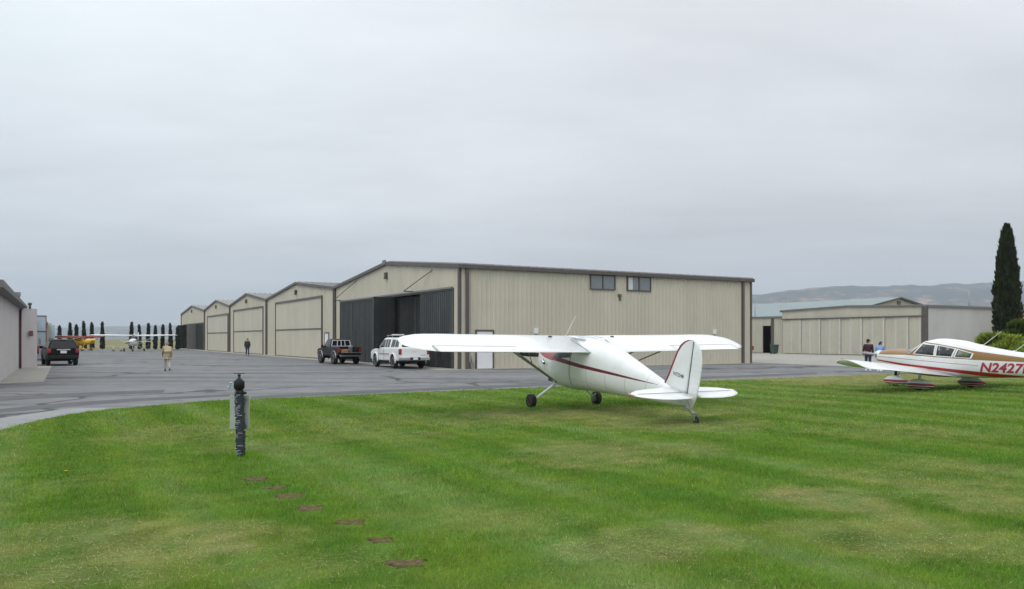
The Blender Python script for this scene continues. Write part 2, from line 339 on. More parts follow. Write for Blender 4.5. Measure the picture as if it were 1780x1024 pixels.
DRY = [(1445, 868, .75, .55, 1.0), (1490, 886, .5, .4, .8), (1530, 832, .9, .8, .55), (1660, 850, 1.2, .9, .55), (1020, 790, 1.1, 1.5, .75), (985, 780, .4, .5, .8), (1180, 783, .8, 1.0, .55), (300, 757, 1.4, 1.6, .5),
       (230, 950, 1.1, .9, .85), (330, 935, .9, .6, .7), (120, 925, .6, .6, .6), (180, 1000, 1.0, .5, .7), (560, 990, .7, .5, .35), (1100, 960, .6, .45, .75), (1160, 940, .7, .5, .6), (1600, 940, 1.3, .7, .65), (1740, 880, .8, .7, .6), (1680, 820, 1.2, .8, .4),
       (950, 723, 2.5, 1.3, 1.0), (1040, 720, 2.5, 1.1, 1.0), (1170, 740, 2.0, 1.4, .8), (1150, 715, 2.5, 1.4, .8), (880, 730, 2.0, 1.5, .5), (720, 700, 2, 1.2, .35), (640, 735, 1.5, 1.5, .35),
       (1420, 660, 5.0, 1.9, 1.6), (1540, 655, 5.5, 2.4, 1.7), (1490, 666, 3.5, 1.8, 1.1), (1640, 660, 5, 2.0, 1.2), (1330, 700, 2.2, 1.3, .4), (1560, 752, 2.0, 1.2, .45), (420, 780, .9, .8, .4), (640, 760, 1.3, 1.0, .45), (1510, 885, .5, .35, .7), (930, 905, .8, .5, .25)]
DRY = [(*G(a, b_), rx, ry, k) for a, b_, rx, ry, k in DRY]
def lawn_col(x, y):
    x = np.asarray(x, float); y = np.asarray(y, float)
    cc = x * V2[0] + y * V2[1]; ss = x * U2[0] + y * U2[1]
    big = fbm(x, y, 0.22, 3); med = fbm(x, y, 0.9, 9); fine = fbm(x, y, 4.5, 21); streak = fbm(cc * 3.0, ss * 0.10, 1.0, 31)
    stripe = 0.5 + 0.5 * np.cos(2 * np.pi * (cc - 6.2 + (fbm(x, y, 0.3, 41) - .5) * .45) / 1.95)
    deep = np.array((.090, .200, .014)); mid = np.array((.142, .258, .021)); pale = np.array((.195, .290, .080)); yel = np.array((.205, .258, .036)); straw = np.array((.33, .305, .125))
    def ss_(v, a, b_): t_ = np.clip((v - a) / (b_ - a), 0, 1); return (t_ * t_ * (3 - 2 * t_))[:, None]
    c = mid + (yel - mid) * ss_(big * .4 + med * .25 + streak * .35, .44, .70) * .7
    c = c + (deep - c) * ss_(stripe * .62 + (1 - streak) * .5, .46, .98) * .72
    c = c + (pale - c) * ss_((1 - stripe) * .5 + streak * .6 + (med - .5) * .4, .60, .96) * .85
    fs_ = .5 + .5 * np.cos(2 * np.pi * (cc + (fbm(x, y, .8, 47) - .5) * .25) / .52); c = c * (1 + (.10 * (fs_ - .5) * (.4 + med))[:, None] * np.array([1.2, 1, 1]))
    band = np.exp(-((cc - 3.8 + (med - .5) * .5) / .45) ** 2) * np.clip((15 - y) / 4, 0, 1) * np.clip((x + 4.5) / 1.0, 0, 1)
    c = c + (pale * 1.1 - c) * (band * .65)[:, None]
    dry = np.zeros_like(x)
    wob = (fbm(x, y, 1.6, 55) - .5) * 1.6 + (fine - .5) * 1.3
    for px_, py_, rx, ry, k in DRY:
        d = ((x - px_) / rx) ** 2 + ((y - py_) / ry) ** 2
        dry = np.maximum(dry, k * np.clip(1.25 - d * .8 + wob, 0, 1) * (d < 3.5) * np.clip((3.5 - d) / 2, 0, 1))
    dry = np.maximum(dry, .6 * np.clip((fbm(x, y, .55, 77) - .62) * 6, 0, 1) * np.clip((fine - .3) * 2.2, 0, 1))
    c = c + (straw * (.75 + .5 * fine[:, None]) - c) * (np.clip(dry, 0, 1.5) * .62 * np.clip(.35 + 1.3 * fbm(x, y, 7.0, 83, 3), .2, 1.2))[:, None]
    c = c * .90 + (c @ np.array((.25, .65, .10)))[:, None] * np.array((1.02, 1.0, .62)) * .10
    clump = fbm(x, y, 11.0, 101, 3); spot = fbm(x, y, 2.6, 121, 3)
    return c * np.array((1.14, 1.20, 1.04)) * (.62 + .40 * fine[:, None] + .36 * clump[:, None]) * (1 + np.array((.35, .05, .1)) * np.clip(spot - .5, -.3, .3)[:, None] * 1.6), dry
def attr_mat(name, rough=.85, trans=0.0):
    m = bpy.data.materials.new(name); m.use_nodes = True; n, l = m.node_tree.nodes, m.node_tree.links; b = n['Principled BSDF']
    a = n.new('ShaderNodeAttribute'); a.attribute_name = 'tint'; l.new(a.outputs[0], b.inputs['Base Color'])
    b.inputs['Roughness'].default_value = rough; b.inputs['Specular IOR Level'].default_value = .06
    if trans:
        tr = n.new('ShaderNodeBsdfTranslucent'); l.new(a.outputs[0], tr.inputs[0]); mxs = n.new('ShaderNodeMixShader'); mxs.inputs[0].default_value = trans
        l.new(b.outputs[0], mxs.inputs[1]); l.new(tr.outputs[0], mxs.inputs[2]); l.new(mxs.outputs[0], n['Material Output'].inputs[0])
    return m
def fast_mesh(name, V, F, cols, m):
    me = bpy.data.meshes.new(name); nv, nf, k = len(V), len(F), F.shape[1]
    me.vertices.add(nv); me.vertices.foreach_set('co', V.astype(np.float32).ravel())
    me.loops.add(nf * k); me.loops.foreach_set('vertex_index', F.astype(np.int32).ravel())
    me.polygons.add(nf); me.polygons.foreach_set('loop_start', np.arange(0, nf * k, k, dtype=np.int32))
    try: me.polygons.foreach_set('loop_total', np.full(nf, k, np.int32))
    except Exception: pass
    if cols is not None:
        a = me.color_attributes.new('tint', 'FLOAT_COLOR', 'POINT'); cc = np.ones((nv, 4), np.float32); cc[:, :3] = cols; a.data.foreach_set('color', cc.ravel())
    me.update(calc_edges=True); me.validate(); me.materials.append(m)
    o = bpy.data.objects.new(name, me); COL.objects.link(o); return o
# turf sheet: a grid clipped to the lawn's outline
gx = np.arange(-11.5, 52, .2); gy = np.arange(2.5, 54, .2); XX, YY = np.meshgrid(gx, gy); nx, ny = len(gx), len(gy)
ins = inside(XX + .0, YY + .0)
idx = np.arange(nx * ny).reshape(ny, nx)
cell = ins[:-1, :-1] | ins[1:, 1:] | ins[1:, :-1] | ins[:-1, 1:]
Fq = np.stack([idx[:-1, :-1][cell], idx[:-1, 1:][cell], idx[1:, 1:][cell], idx[1:, :-1][cell]], 1)
use = np.unique(Fq); remap = -np.ones(nx * ny, int); remap[use] = np.arange(len(use))
vx, vy = XX.ravel()[use], YY.ravel()[use]; inm = ins.ravel()[use]
# pull outside vertices onto the outline
for i in np.where(~inm)[0]:
    p = np.array((vx[i], vy[i])); best = None
    for a, b_ in zip(LP, np.roll(LP, -1, 0)):
        t = np.clip(np.dot(p - a, b_ - a) / (np.dot(b_ - a, b_ - a) + 1e-9), 0, 1); q = a + (b_ - a) * t; d = np.hypot(*(p - q))
        if best is None or d < best[0]: best = (d, q)
    vx[i], vy[i] = best[1]
col, _ = lawn_col(vx, vy)
lz = .012 + .02 * fbm(vx, vy, .8, 61)
M['turf'] = attr_mat('turf')
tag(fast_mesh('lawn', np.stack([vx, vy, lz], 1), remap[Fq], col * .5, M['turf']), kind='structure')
# grass blades
def blades(n_, y0, y1, h, w, wide):
    y = np.sqrt(rng.random(n_) * (y1 ** 2 - y0 ** 2) + y0 ** 2); x = (rng.random(n_) * 2 - 1) * (wide * y + 3.5)
    k = inside(x, y)
    for dx, dy, rx, ry in DIRT:
        d = ((x - dx) / rx) ** 2 + ((y - dy) / ry) ** 2; k &= ~((d < 1.0 + .7 * (fbm(x, y, 9.0, 5) - .5)) & (rng.random(n_) < .80)); k &= ~((np.abs(x - dx) < rx * .8) & (y < dy) & (y > dy - ry * 2.4) & (rng.random(n_) < .82))
    x, y = x[k], y[k]; n_ = len(x)
    c, dry = lawn_col(x, y)
    hh = h * (.5 + .9 * rng.random(n_)) * (1 - .45 * np.clip(dry, 0, 1.2)) * (.45 + .6 * fbm(x, y, 1.3, 91) + .55 * fbm(x, y, 12.0, 95, 2))
    ww = w * (.7 + .6 * rng.random(n_)); a = rng.random(n_) * 2 * np.pi; la = rng.random(n_) * 2 * np.pi; ln = hh * (.25 + .75 * rng.random(n_) ** 1.2)
    ca, sa = np.cos(a) * ww, np.sin(a) * ww
    z0 = np.full(n_, .012)
    p1 = np.stack([x - ca, y - sa, z0], 1); p2 = np.stack([x + ca, y + sa, z0], 1)
    p3 = np.stack([x + np.cos(la) * ln, y + np.sin(la) * ln, z0 + hh], 1)
    Vv = np.stack([p1, p2, p3], 1).reshape(-1, 3); Ff = np.arange(n_ * 3).reshape(-1, 3)
    c = c * (.62 + .76 * rng.random(n_))[:, None]
    r_ = rng.random(n_) < .05; c[r_] = np.array((.34, .30, .14)) * (.6 + .6 * rng.random(r_.sum()))[:, None]
    return Vv, Ff, np.repeat(c, 3, 0)
parts = [blades(330000, 3.2, 9.0, .042, .0026, .68), blades(265000, 9.0, 15, .042, .0042, .67), blades(205000, 15, 24, .045, .0075, .67), blades(150000, 24, 50, .05, .014, .70)]
# longer tufts: round the post foot and along the lawn's edge
def tuft(x, y, n_, rad, h, w=.0035):
    a = rng.random(n_) * 6.283; r_ = rad * np.sqrt(rng.random(n_)); X = x + np.cos(a) * r_; Y = y + np.sin(a) * r_
    hh = h * (.4 + .8 * rng.random(n_)) * (1 - .5 * r_ / rad); la = rng.random(n_) * 6.283; ln = hh * .5 * rng.random(n_); aa = rng.random(n_) * 6.283
    p1 = np.stack([X - np.cos(aa) * w, Y - np.sin(aa) * w, np.full(n_, .01)], 1); p2 = np.stack([X + np.cos(aa) * w, Y + np.sin(aa) * w, np.full(n_, .01)], 1)
    p3 = np.stack([X + np.cos(la) * ln, Y + np.sin(la) * ln, hh], 1)
    c, _ = lawn_col(X, Y); c = c * np.array((1.35, 1.4, .9)) * (.75 + .5 * rng.random(n_))[:, None]
    return np.stack([p1, p2, p3], 1).reshape(-1, 3), np.arange(n_ * 3).reshape(-1, 3), np.repeat(c, 3, 0)
# dry clippings lying on the turf, thickest in the straw patches
def clippings(n_, y0, y1, w):
    y = np.sqrt(rng.random(n_) * (y1 ** 2 - y0 ** 2) + y0 ** 2); x = (rng.random(n_) * 2 - 1) * (.68 * y + 1.2); k = inside(x, y); x, y = x[k], y[k]
    _, dry = lawn_col(x, y); k = rng.random(len(x)) < .05 + .95 * np.clip(dry * 1.2, 0, 1); x, y = x[k], y[k]; n_ = len(x)
    a = rng.random(n_) * 6.283; L = .03 + .06 * rng.random(n_); z = .022 + .02 * rng.random(n_); dz = (rng.random(n_) - .3) * .02
    ca, sa = np.cos(a), np.sin(a); p1 = np.stack([x - sa * w, y + ca * w, z], 1); p2 = np.stack([x + sa * w, y - ca * w, z], 1); p3 = np.stack([x + ca * L, y + sa * L, z + dz], 1)
    c = np.array((.46, .42, .20)) * (.45 + .8 * rng.random(n_))[:, None]
    return np.stack([p1, p2, p3], 1).reshape(-1, 3), np.arange(n_ * 3).reshape(-1, 3), np.repeat(c, 3, 0)
parts += [clippings(60000, 4.6, 10, .0022), clippings(40000, 10, 18, .004), clippings(30000, 18, 42, .009)]
PX, PY = G(419, 797)
parts.append(tuft(PX + .05, PY - .05, 600, .34, .15, .003))
for dx, dy, rx, ry in DIRT:
    for k in range(26):
        q_ = rng.random(2) * 2 - 1; parts.append(tuft(dx + q_[0] * rx * .75, dy + q_[1] * ry * .8, 11, .04, .045, .0024))
    for k in range(16):
        a = (.15 + rng.random() * 2.85) if k < 12 else rng.random() * 6.28; parts.append(tuft(dx + math.cos(a) * rx * 1.02, dy + math.sin(a) * ry * 1.1, 30, .045, .06, .0025))
for i in range(len(edge) - 1):
    a, b_ = Vector(edge[i]), Vector(edge[i + 1]); L = (b_ - a).length
    for k in range(int(L / .12)):
        p = a.lerp(b_, rng.random()); parts.append(tuft(p.x + rng.normal() * .06, p.y + rng.normal() * .07, 14, .12, .09, .006))
off = 0; Vs, Fs, Cs = [], [], []
for v_, f_, c_ in parts: Vs.append(v_); Fs.append(f_ + off); Cs.append(c_); off += len(v_)
M['blade'] = attr_mat('grass_blade', .7, .22)
tag(fast_mesh('grass', np.concatenate(Vs), np.concatenate(Fs), np.concatenate(Cs), M['blade']), 'short mown green grass with dry straw patches', 'grass', kind='stuff')
# dirt kerb along the lawn's left curve
mb = MB()
for i in range(8):
    a, b_ = Vector(edge[i]), Vector(edge[i + 1])
    for k in range(7):
        p = a.lerp(b_, k / 7); q = a.lerp(b_, (k + 1) / 7); nrm = Vector((-(q - p).y, (q - p).x)).normalized() * (.10 + .07 * random.random())
        mb.add([(p.x, p.y, .016), (q.x, q.y, .016), (q.x + nrm.x, q.y + nrm.y, .007), (p.x + nrm.x, p.y + nrm.y, .007)], [(0, 1, 2, 3)])
tag(mb.build('dirt_edge', M['soil']), kind='structure')
rank = ['farthest', 'second farthest', 'third farthest', 'middle', 'third nearest', 'second nearest', 'nearest']
for i, (dx, dy, rx, ry) in enumerate(DIRT):
    mb = MB(); n_ = 44; rings = []
    for fr, z in ((1.0, .010), (.85, .034), (.5, .032), (.15, .030)):
        rings.append([Vector((math.cos(t) * rx * fr * (1 + .8 * noise.noise(Vector((math.cos(t) * 1.3, math.sin(t) * 1.3, i * 3.3))) + .45 * noise.noise(Vector((math.cos(t) * 7, math.sin(t) * 7, i * 5.1)))), math.sin(t) * ry * fr * (1 + .8 * noise.noise(Vector((math.cos(t) * 1.3, math.sin(t) * 1.3, i * 3.3))) + .45 * noise.noise(Vector((math.cos(t) * 7, math.sin(t) * 7, i * 5.1)))),
                              z + .012 * noise.noise(Vector((math.cos(t) * fr * 6, math.sin(t) * fr * 6, i))))) for t in [2 * math.pi * k / n_ for k in range(n_)]])
    mb.loft(rings, 0, True, True, True)
    o = mb.build('dirt_patch', M['soil']); o.location = (dx, dy, 0)
    tag(o, 'bare brown soil patch in the lawn, %s of the row of seven' % rank[i], 'bare patch', 'bare soil patches in a row on the lawn')
for i, (px_, py_, lab) in enumerate(((115, 826, 'single yellow dandelion flower in the grass at the lower left'), (52, 747, 'small yellow dandelion by the dirt edge of the lawn'))):
    x, y = G(px_, py_); e = empty('dandelion', (x, y, 0), 0, lab, 'flower', 'dandelions in the lawn')
    mb = MB()
    for k in range(14):
        a = k * 2 * math.pi / 14; mb.add([(0, 0, .055), (.022 * math.cos(a - .2), .022 * math.sin(a - .2), .062), (.026 * math.cos(a), .026 * math.sin(a), .060), (.022 * math.cos(a + .2), .022 * math.sin(a + .2), .062)], [(0, 1, 2, 3)])
    mb.lathe([(.001, .056), (.012, .060), (.001, .068)], n=8); mb.build('flower_head', M['petal'], e)
    mb = MB(); mb.tube([(0, 0, .0), (.004, 0, .03), (0, 0, .056)], .002, n=5); mb.build('stem', M['stemgreen'], e)

# ------------------------------------------------------------------ buildings
def ribbed(mb, p0, d, out, s0, s1, zb, zt, m=0, pitch=.305, h=.042, rw=.07):
    """ribbed metal wall from s0 to s1 along d; zt is a number or a function of s"""
    ft = zt if callable(zt) else (lambda s: zt)
    fb = zb if callable(zb) else (lambda s: zb)
    pts = [(s0, 0)]; k = math.ceil((s0 + .08) / pitch)
    while k * pitch < s1 - .08:
        s = k * pitch; pts += [(s - rw, 0), (s - rw * .45, h), (s + rw * .45, h), (s + rw, 0)]; k += 1
    pts.append((s1, 0))
    # break points of the roof line
    vs = []; fs = []
    for s, o_ in pts:
        x, y = p0[0] + d[0] * s + out[0] * o_, p0[1] + d[1] * s + out[1] * o_
        vs += [(x, y, fb(s)), (x, y, ft(s))]
    for i in range(len(pts) - 1): fs.append((2 * i, 2 * i + 2, 2 * i + 3, 2 * i + 1))
    mb.add(vs, fs, m)
def hangar_shell(e, w, depth, eave, peak, openings, mw, sides=('near', 'far'), front_side_open=True, wallname='front_wall'):
    """local frame: y along the front (0 = near corner), x into the building"""
    ft = lambda s: eave + (peak - eave) * (1 - abs(s - w / 2) / (w / 2))
    mb = MB(); s = 0.0
    for (a, b_, top) in openings:
        ribbed(mb, (0, 0), (0, 1), (-1, 0), s, a, 0, ft)
        if a < w / 2 < b_:
            ribbed(mb, (0, 0), (0, 1), (-1, 0), a, w / 2, top, ft); ribbed(mb, (0, 0), (0, 1), (-1, 0), w / 2, b_, top, ft)
        else: ribbed(mb, (0, 0), (0, 1), (-1, 0), a, b_, top, ft)
        s = b_
    if s < w / 2: ribbed(mb, (0, 0), (0, 1), (-1, 0), s, w / 2, 0, ft); s = w / 2
    ribbed(mb, (0, 0), (0, 1), (-1, 0), s, w, 0, ft)
    mb.build('front_wall', mw, e, merge=False)
    if 'near' in sides:
        mb = MB(); ribbed(mb, (0, 0), (1, 0), (0, -1), 0, depth, 0, eave); mb.build('side_wall', mw, e, merge=False)
    if 'far' in sides:
        mb = MB(); ribbed(mb, (0, w), (1, 0), (0, 1), 0, depth, 0, eave); mb.build('side_wall', mw, e, merge=False)
    mb = MB(); ribbed(mb, (depth, 0), (0, 1), (1, 0), 0, w / 2, 0, ft); ribbed(mb, (depth, 0), (0, 1), (1, 0), w / 2, w, 0, ft); mb.build('rear_wall', mw, e, merge=False)
    return ft
def hangar_roof(e, w, depth, eave, peak, mr, mt, rakeh=.26, over=.12, name='roof', ribs=True):
    mb = MB(); t = .06
    for sgn in (0, 1):
        y0, y1 = (-.10, w / 2) if sgn == 0 else (w + .10, w / 2)
        vs = []
        for x in (-over, depth + over):
            for y, z in ((y0, eave - (peak - eave) / (w / 2) * .1), (y1, peak)):
                vs += [(x, y, z + .03), (x, y, z + .03 + t)]
        mb.add(vs, [(0, 2, 3, 1), (4, 5, 7, 6), (0, 1, 5, 4), (2, 6, 7, 3), (1, 3, 7, 5), (0, 4, 6, 2)], 0)
        if ribs:
            k = 0
            while k * .61 < depth:                                  # standing ribs running down the slope
                x = .2 + k * .61; mb.bar((x, y0, eave + .12), (x, y1, peak + .12), .09, .07, 0); k += 1
    r = mb.build(name, mr, e, merge=False)
    mb = MB()
    for y0, y1 in ((-.08, w / 2), (w + .08, w / 2)):
        mb.bar((-over - .03, y0, eave - .03), (-over - .03, y1, peak - .03), .10, rakeh, 0)
    mb.build('rake_trim', mt, r, merge=False)
    for y in (-.17, w + .17):
        mb = MB(); mb.box((depth / 2, y, eave - .05), (depth + 2 * over + .1, .16, .24), m=0); mb.build('gutter', mt, r, bevel=.02)
    return r
def wall_light(e, x, y, z):
    mb = MB(); mb.box((x - .12, y, z), (.24, .26, .34)); mb.box((x - .16, y, z - .24), (.2, .2, .12)); mb.build('wall_light', M['trim'], e, bevel=.03)
def opening_trim(e, a, b_, top, w=.12, name='door_frame', parent=None):
    mb = MB()
    mb.box((-.03, (a + b_) / 2, top + w / 2 - .002), (.12, b_ - a + 2 * w, w)); mb.box((-.03, a - w / 2, top / 2), (.12, w, top)); mb.box((-.03, b_ + w / 2, top / 2), (.12, w, top))
    return mb.build(name, M['trim'], parent or e)
RZ = R(30)
def row_hangar(s0, s1, label, openings, sides=('far',), depth=23.3, eave=6.02, peak=7.12):
    e = empty('hangar', (*AB(0, s0), 0), RZ, label, 'hangar', 'row of beige gabled hangars')
    hangar_shell(e, s1 - s0, depth, eave, peak, openings, M['beige'], sides)
    hangar_roof(e, s1 - s0, depth, eave, peak, M['roof'], M['trim'], .21)
    wall_light(e, 0, (s1 - s0) / 2, peak - .85)
    mb = MB(); mb.box((-.10, .16, eave / 2 - .05), (.14, .20, eave - .1)); mb.build('downspout', M['trim'], e, bevel=.02)
    mb = MB(); mb.box((-.10, s1 - s0 - .12, eave / 2 - .05), (.14, .16, eave - .1)); mb.build('downspout', M['trim'], e, bevel=.02)
    mb = MB(); mb.box((depth / 2, (s1 - s0) / 2, .02), (depth - .2, s1 - s0 - .2, .04)); mb.build('floor_slab', M['concrete'], e)
    return e
# --- the large near hangar
h1 = row_hangar(0, 23.55, 'large near beige hangar with dark folding doors and two high side windows', [(1.14, 22.1, 4.65)], ('near', 'far'))
opening_trim(h1, 1.14, 22.1, 4.65, .10)
mb = MB(); mb.box((-.12, 11.6, 4.80), (.12, 21.1, .10)); mb.build('door_track', M['seam'], h1)
def leaf(e, y0, x0, y1, x1, z0, z1, m, name='door_leaf', seam=True):
    p0, p1 = Vector((x0, y0, 0)), Vector((x1, y1, 0)); d = (p1 - p0); L = d.length; d.normalize(); nn_ = Vector((-d.y, d.x, 0))
    if nn_.x > 0: nn_ = -nn_
    mb = MB(); M4 = Matrix((d, nn_, Vector((0, 0, 1)))).transposed().to_4x4(); c = (p0 + p1) / 2 + Vector((0, 0, (z0 + z1) / 2))
    mb.box(c, (L - .02, .06, z1 - z0), M=M4)
    k = .15
    while k < L - .1:
        q = p0 + d * k + nn_ * .040; mb.box(q + Vector((0, 0, (z0 + z1) / 2)), (.05, .03, z1 - z0 - .06), M=M4); k += .30
    o = mb.build(name, m, e, merge=False)
    if seam:
        for p in (p0 + d * .03, p1 - d * .03):
            mb = MB(); mb.box(p + nn_ * .045 + Vector((0, 0, (z0 + z1) / 2)), (.045, .035, z1 - z0), M=M4); mb.build('edge_strip', M['dullseam'] if seam is True else seam, o)
    return o
ys = [22.05, 19.1, 16.2, 13.3]
for a, b_ in zip(ys, ys[1:]): leaf(h1, b_, -.02, a, -.02, .05, 4.62, M['darkdoor'], seam=M['darkdoor'])
leaf(h1, 9.9, -1.75, 10.35, .0, .05, 4.60, M['darkdoor'], seam=M['seam'])
leaf(h1, 10.9, -.02, 13.25, .0, .05, 4.60, M['darkdoor'], seam=M['darkdoor'])
for a, b_, xa, xb in ((5.9, 8.0, .42, .55), (8.05, 10.2, .55, .40)): leaf(h1, a, xa, b_ + 2.0 * (b_ > 9), xb, .05, 4.62, M['darkdoor'])
for a, b_ in ((1.2, 3.5), (3.55, 5.85)): leaf(h1, a, -.02, b_, -.02, .05, 4.62, M['darkdoor'])
mb = MB()
mb.tube([(-.06, 4.0, 6.05), (-.75, 6.9, 4.88)], .028, n=6); mb.box((-.42, 6.9, 4.85), (.75, .06, .06)); mb.build('door_stay', M['trim'], h1)
mb = MB(); mb.tube([(-.06, 18.2, 6.25), (-.75, 21.6, 4.88)], .028, n=6); mb.box((-.42, 21.6, 4.85), (.75, .06, .06)); mb.build('door_stay', M['trim'], h1)
mb = MB(); mb.lathe([(.001, -.3), (.055, -.3), (.06, .2), (.03, .26), (.03, .32), (.001, .33)], (-.16, .72, 1.55), n=12); mb.build('fire_extinguisher', M['red'], h1)
mb = MB(); mb.box((-.17, 12.0, 7.16), (.12, .5, .30)); mb.build('ridge_cap', M['seam'], h1)
# side wall features (local x along the side wall, y = 0)
def side_door(e, x0, x1, top):
    mb = MB(); mb.box(((x0 + x1) / 2, -.045, top / 2 + .02), (x1 - x0, .05, top)); d = mb.build('door', M['white_matt'], e)
    mb = MB()
    mb.box(((x0 + x1) / 2, -.05, top + .08), (x1 - x0 + .2, .09, .1)); mb.box((x0 - .055, -.05, top / 2 + .02), (.09, .09, top)); mb.box((x1 + .055, -.05, top / 2 + .02), (.09, .09, top)); mb.build('frame', M['trim'], d)
    mb = MB(); mb.lathe([(.001, 0), (.03, .0), (.035, .05), (.001, .07)], (x1 - .12, -.07, 1.0), n=10, axis='Y'); mb.build('handle', M['steel'], d)
side_door(h1, .95, 1.98, 2.17)
def side_window(e, x0, x1, z0, z1):
    f = .07; mb = MB()
    for x in (x0 + f / 2, (x0 + x1) / 2, x1 - f / 2): mb.box((x, -.05, (z0 + z1) / 2), (f, .09, z1 - z0))
    for z in (z0 + f / 2, z1 - f / 2):
        for a, b_ in ((x0 + f, (x0 + x1) / 2 - f / 2), ((x0 + x1) / 2 + f / 2, x1 - f)): mb.box(((a + b_) / 2, -.05, z), (b_ - a, .088, f))
    w = mb.build('window', M['trim'], e)
    for a, b_ in ((x0 + f, (x0 + x1) / 2 - f / 2), ((x0 + x1) / 2 + f / 2, x1 - f)):
        mb = MB(); mb.box(((a + b_) / 2, -.035, (z0 + z1) / 2), (b_ - a, .02, z1 - z0 - 2 * f)); mb.build('pane', M['pane'], w)
    return w
side_window(h1, 9.05, 11.05, 4.90, 5.86)
w2 = side_window(h1, 12.0, 14.0, 4.90, 5.86)
mb = MB()
for k in range(5): mb.box((12.16 + k * .07, -.047, 5.38), (.05, .004, .80))
mb.build('curtain', M['white_matt'], w2)
mb = MB(); mb.box((11.35, -.11, 4.58), (.22, .2, .18)); mb.box((11.42, -.06, 4.36), (.06, .08, .26)); mb.build('wall_light', mat('bronze_lamp', (.14, .12, .09), .5), h1, bevel=.02, merge=False)
for x in (5.0, 19.7):
    mb = MB(); mb.box((x, -.07, 2.25), (.28, .12, .35)); mb.build('junction_box', M['white_matt'], h1, bevel=.015)
mb = MB(); mb.box((.30, -.10, 2.98), (.20, .14, 5.95)); mb.build('downspout', M['trim'], h1, bevel=.02)
mb = MB(); mb.box((22.45, -.10, 2.98), (.18, .14, 5.95)); mb.build('downspout', M['trim'], h1, bevel=.02)
mb = MB(); mb.box((23.25, -.05, 3.0), (.12, .16, 6.0)); mb.build('corner_trim', M['trim'], h1)
mb = MB(); mb.box((.55, -.16, .25), (.18, .16, .3)); mb.tube([(.55, -.16, .4), (.55, -.16, .75)], .03); mb.build('standpipe', M['seam'], h1)
# --- the others of the row
def bifold(e, a, b_, top, seamz):
    mb = MB(); ribbed(mb, (-.05, 0), (0, 1), (-1, 0), a, b_, .06, seamz - .05, pitch=.61, h=.012); ribbed(mb, (-.05, 0), (0, 1), (-1, 0), a, b_, seamz + .05, top, pitch=.61, h=.012)
    d = mb.build('bifold_door', M['beige_door'], e, merge=False)
    mb = MB(); mb.box((-.06, (a + b_) / 2, seamz), (.10, b_ - a, .10)); mb.build('hinge_seam', M['trim'], d)
    mb = MB(); mb.box((-.07, (a + b_) / 2, top + .09), (.14, b_ - a + .3, .18)); mb.box((-.07, a - .06, top / 2), (.14, .13, top)); mb.box((-.07, b_ + .06, top / 2), (.10, .10, top)); mb.build('frame', M['trim'], d)
specs = [(23.6, 47.4, 'second beige hangar along the row, behind the dark pickup, closed bifold door', (3.6, 19.8, 5.35, 2.65)),
         (47.45, 67.6, 'third beige hangar along the row, closed bifold door behind the man in jeans', (1.7, 17.6, 5.2, 2.65)),
         (67.65, 86.9, 'fourth beige hangar along the row, between two hangars with closed and open doors', (1.3, 16.6, 4.9, 2.55))]
for s0, s1, lab, (a, b_, top, sz) in specs:
    e = row_hangar(s0, s1, lab, [(a, b_, top)], ('near', 'far'))
    bifold(e, a, b_, top, sz)
    if s0 < 24:
        mb = MB(); mb.box((-.04, 2.2, 1.12), (.08, 1.0, 2.15)); d = mb.build('door', M['white_matt'], e)
        mb = MB(); mb.box((-.04, 2.2, 2.26), (.12, 1.2, .1)); mb.box((-.04, 1.64, 1.1), (.12, .1, 2.2)); mb.box((-.04, 2.76, 1.1), (.12, .1, 2.2)); mb.build('frame', M['trim'], d)
e = row_hangar(86.95, 111, 'farthest beige hangar of the row with its dark doors standing open', [(1.2, 21.5, 4.1)], ('near', 'far'))
opening_trim(e, 1.2, 21.5, 4.1)
leaf(e, 1.25, -.02, 4.6, -.02, .05, 4.05, M['darkdoor'], seam=M['darkdoor']); leaf(e, 4.65, -.02, 8.2, -.02, .05, 4.05, M['darkdoor'])
leaf(e, 8.3, -1.4, 8.6, .0, .05, 4.1, M['seam'], seam=False)
leaf(e, 20.75, .0, 20.4, -1.15, .05, 4.05, M['darkdoor'], seam=M['darkdoor'])
mb = MB(); mb.box((9, 14, 1.3), (1.2, 3.0, 2.4)); mb.box((6, 11, .5), (2, 1.4, 1.0)); mb.build('workbench', M['steel'], e)
# --- long low hangar on the right with twelve door panels
B0 = Vector((40.6, 79.0))
h6 = empty('hangar', (B0.x, B0.y, 0), RZ, 'long low hangar at right with a wide row of pale sliding door panels', 'hangar', 'low hangars on the right apron')
w6, d6, e6, p6 = 18.0, 15.0, 5.0, 5.26
ft6 = lambda s: e6 + (p6 - e6) * (1 - abs(s - 8.9) / 8.9)
mb = MB(); ribbed(mb, (0, 0), (0, 1), (-1, 0), 0, 8.9, 4.05, ft6, pitch=.2, h=.02); ribbed(mb, (0, 0), (0, 1), (-1, 0), 8.9, 18, 4.05, ft6, pitch=.2, h=.02)
mb.build('header_wall', M['beige_pale'], h6, merge=False)
mb = MB(); mb.box((7.5, -.02, 2.5), (15, .12, 5.0)); mb.build('side_wall', M['greywall'], h6)
mb = MB(); mb.box((14.9, 9, 2.5), (.12, 17.7, 5.0)); mb.box((7.5, 17.95, 2.5), (14.6, .1, 5.0)); mb.build('rear_wall', M['greywall'], h6)
hangar_roof(h6, 18.0, 15, e6, p6, M['roof'], M['greytrim'], .15, .1, ribs=False)
mb = MB(); mb.box((-.14, 9, 4.0), (.2, 17.9, .10)); mb.build('door_track', M['trim'], h6)
mb = MB(); mb.box((-.12, .22, 2.45), (.16, .6, 4.9)); mb.build('corner_trim', M['trim'], h6)
np_ = 13; pw = 17.2 / np_
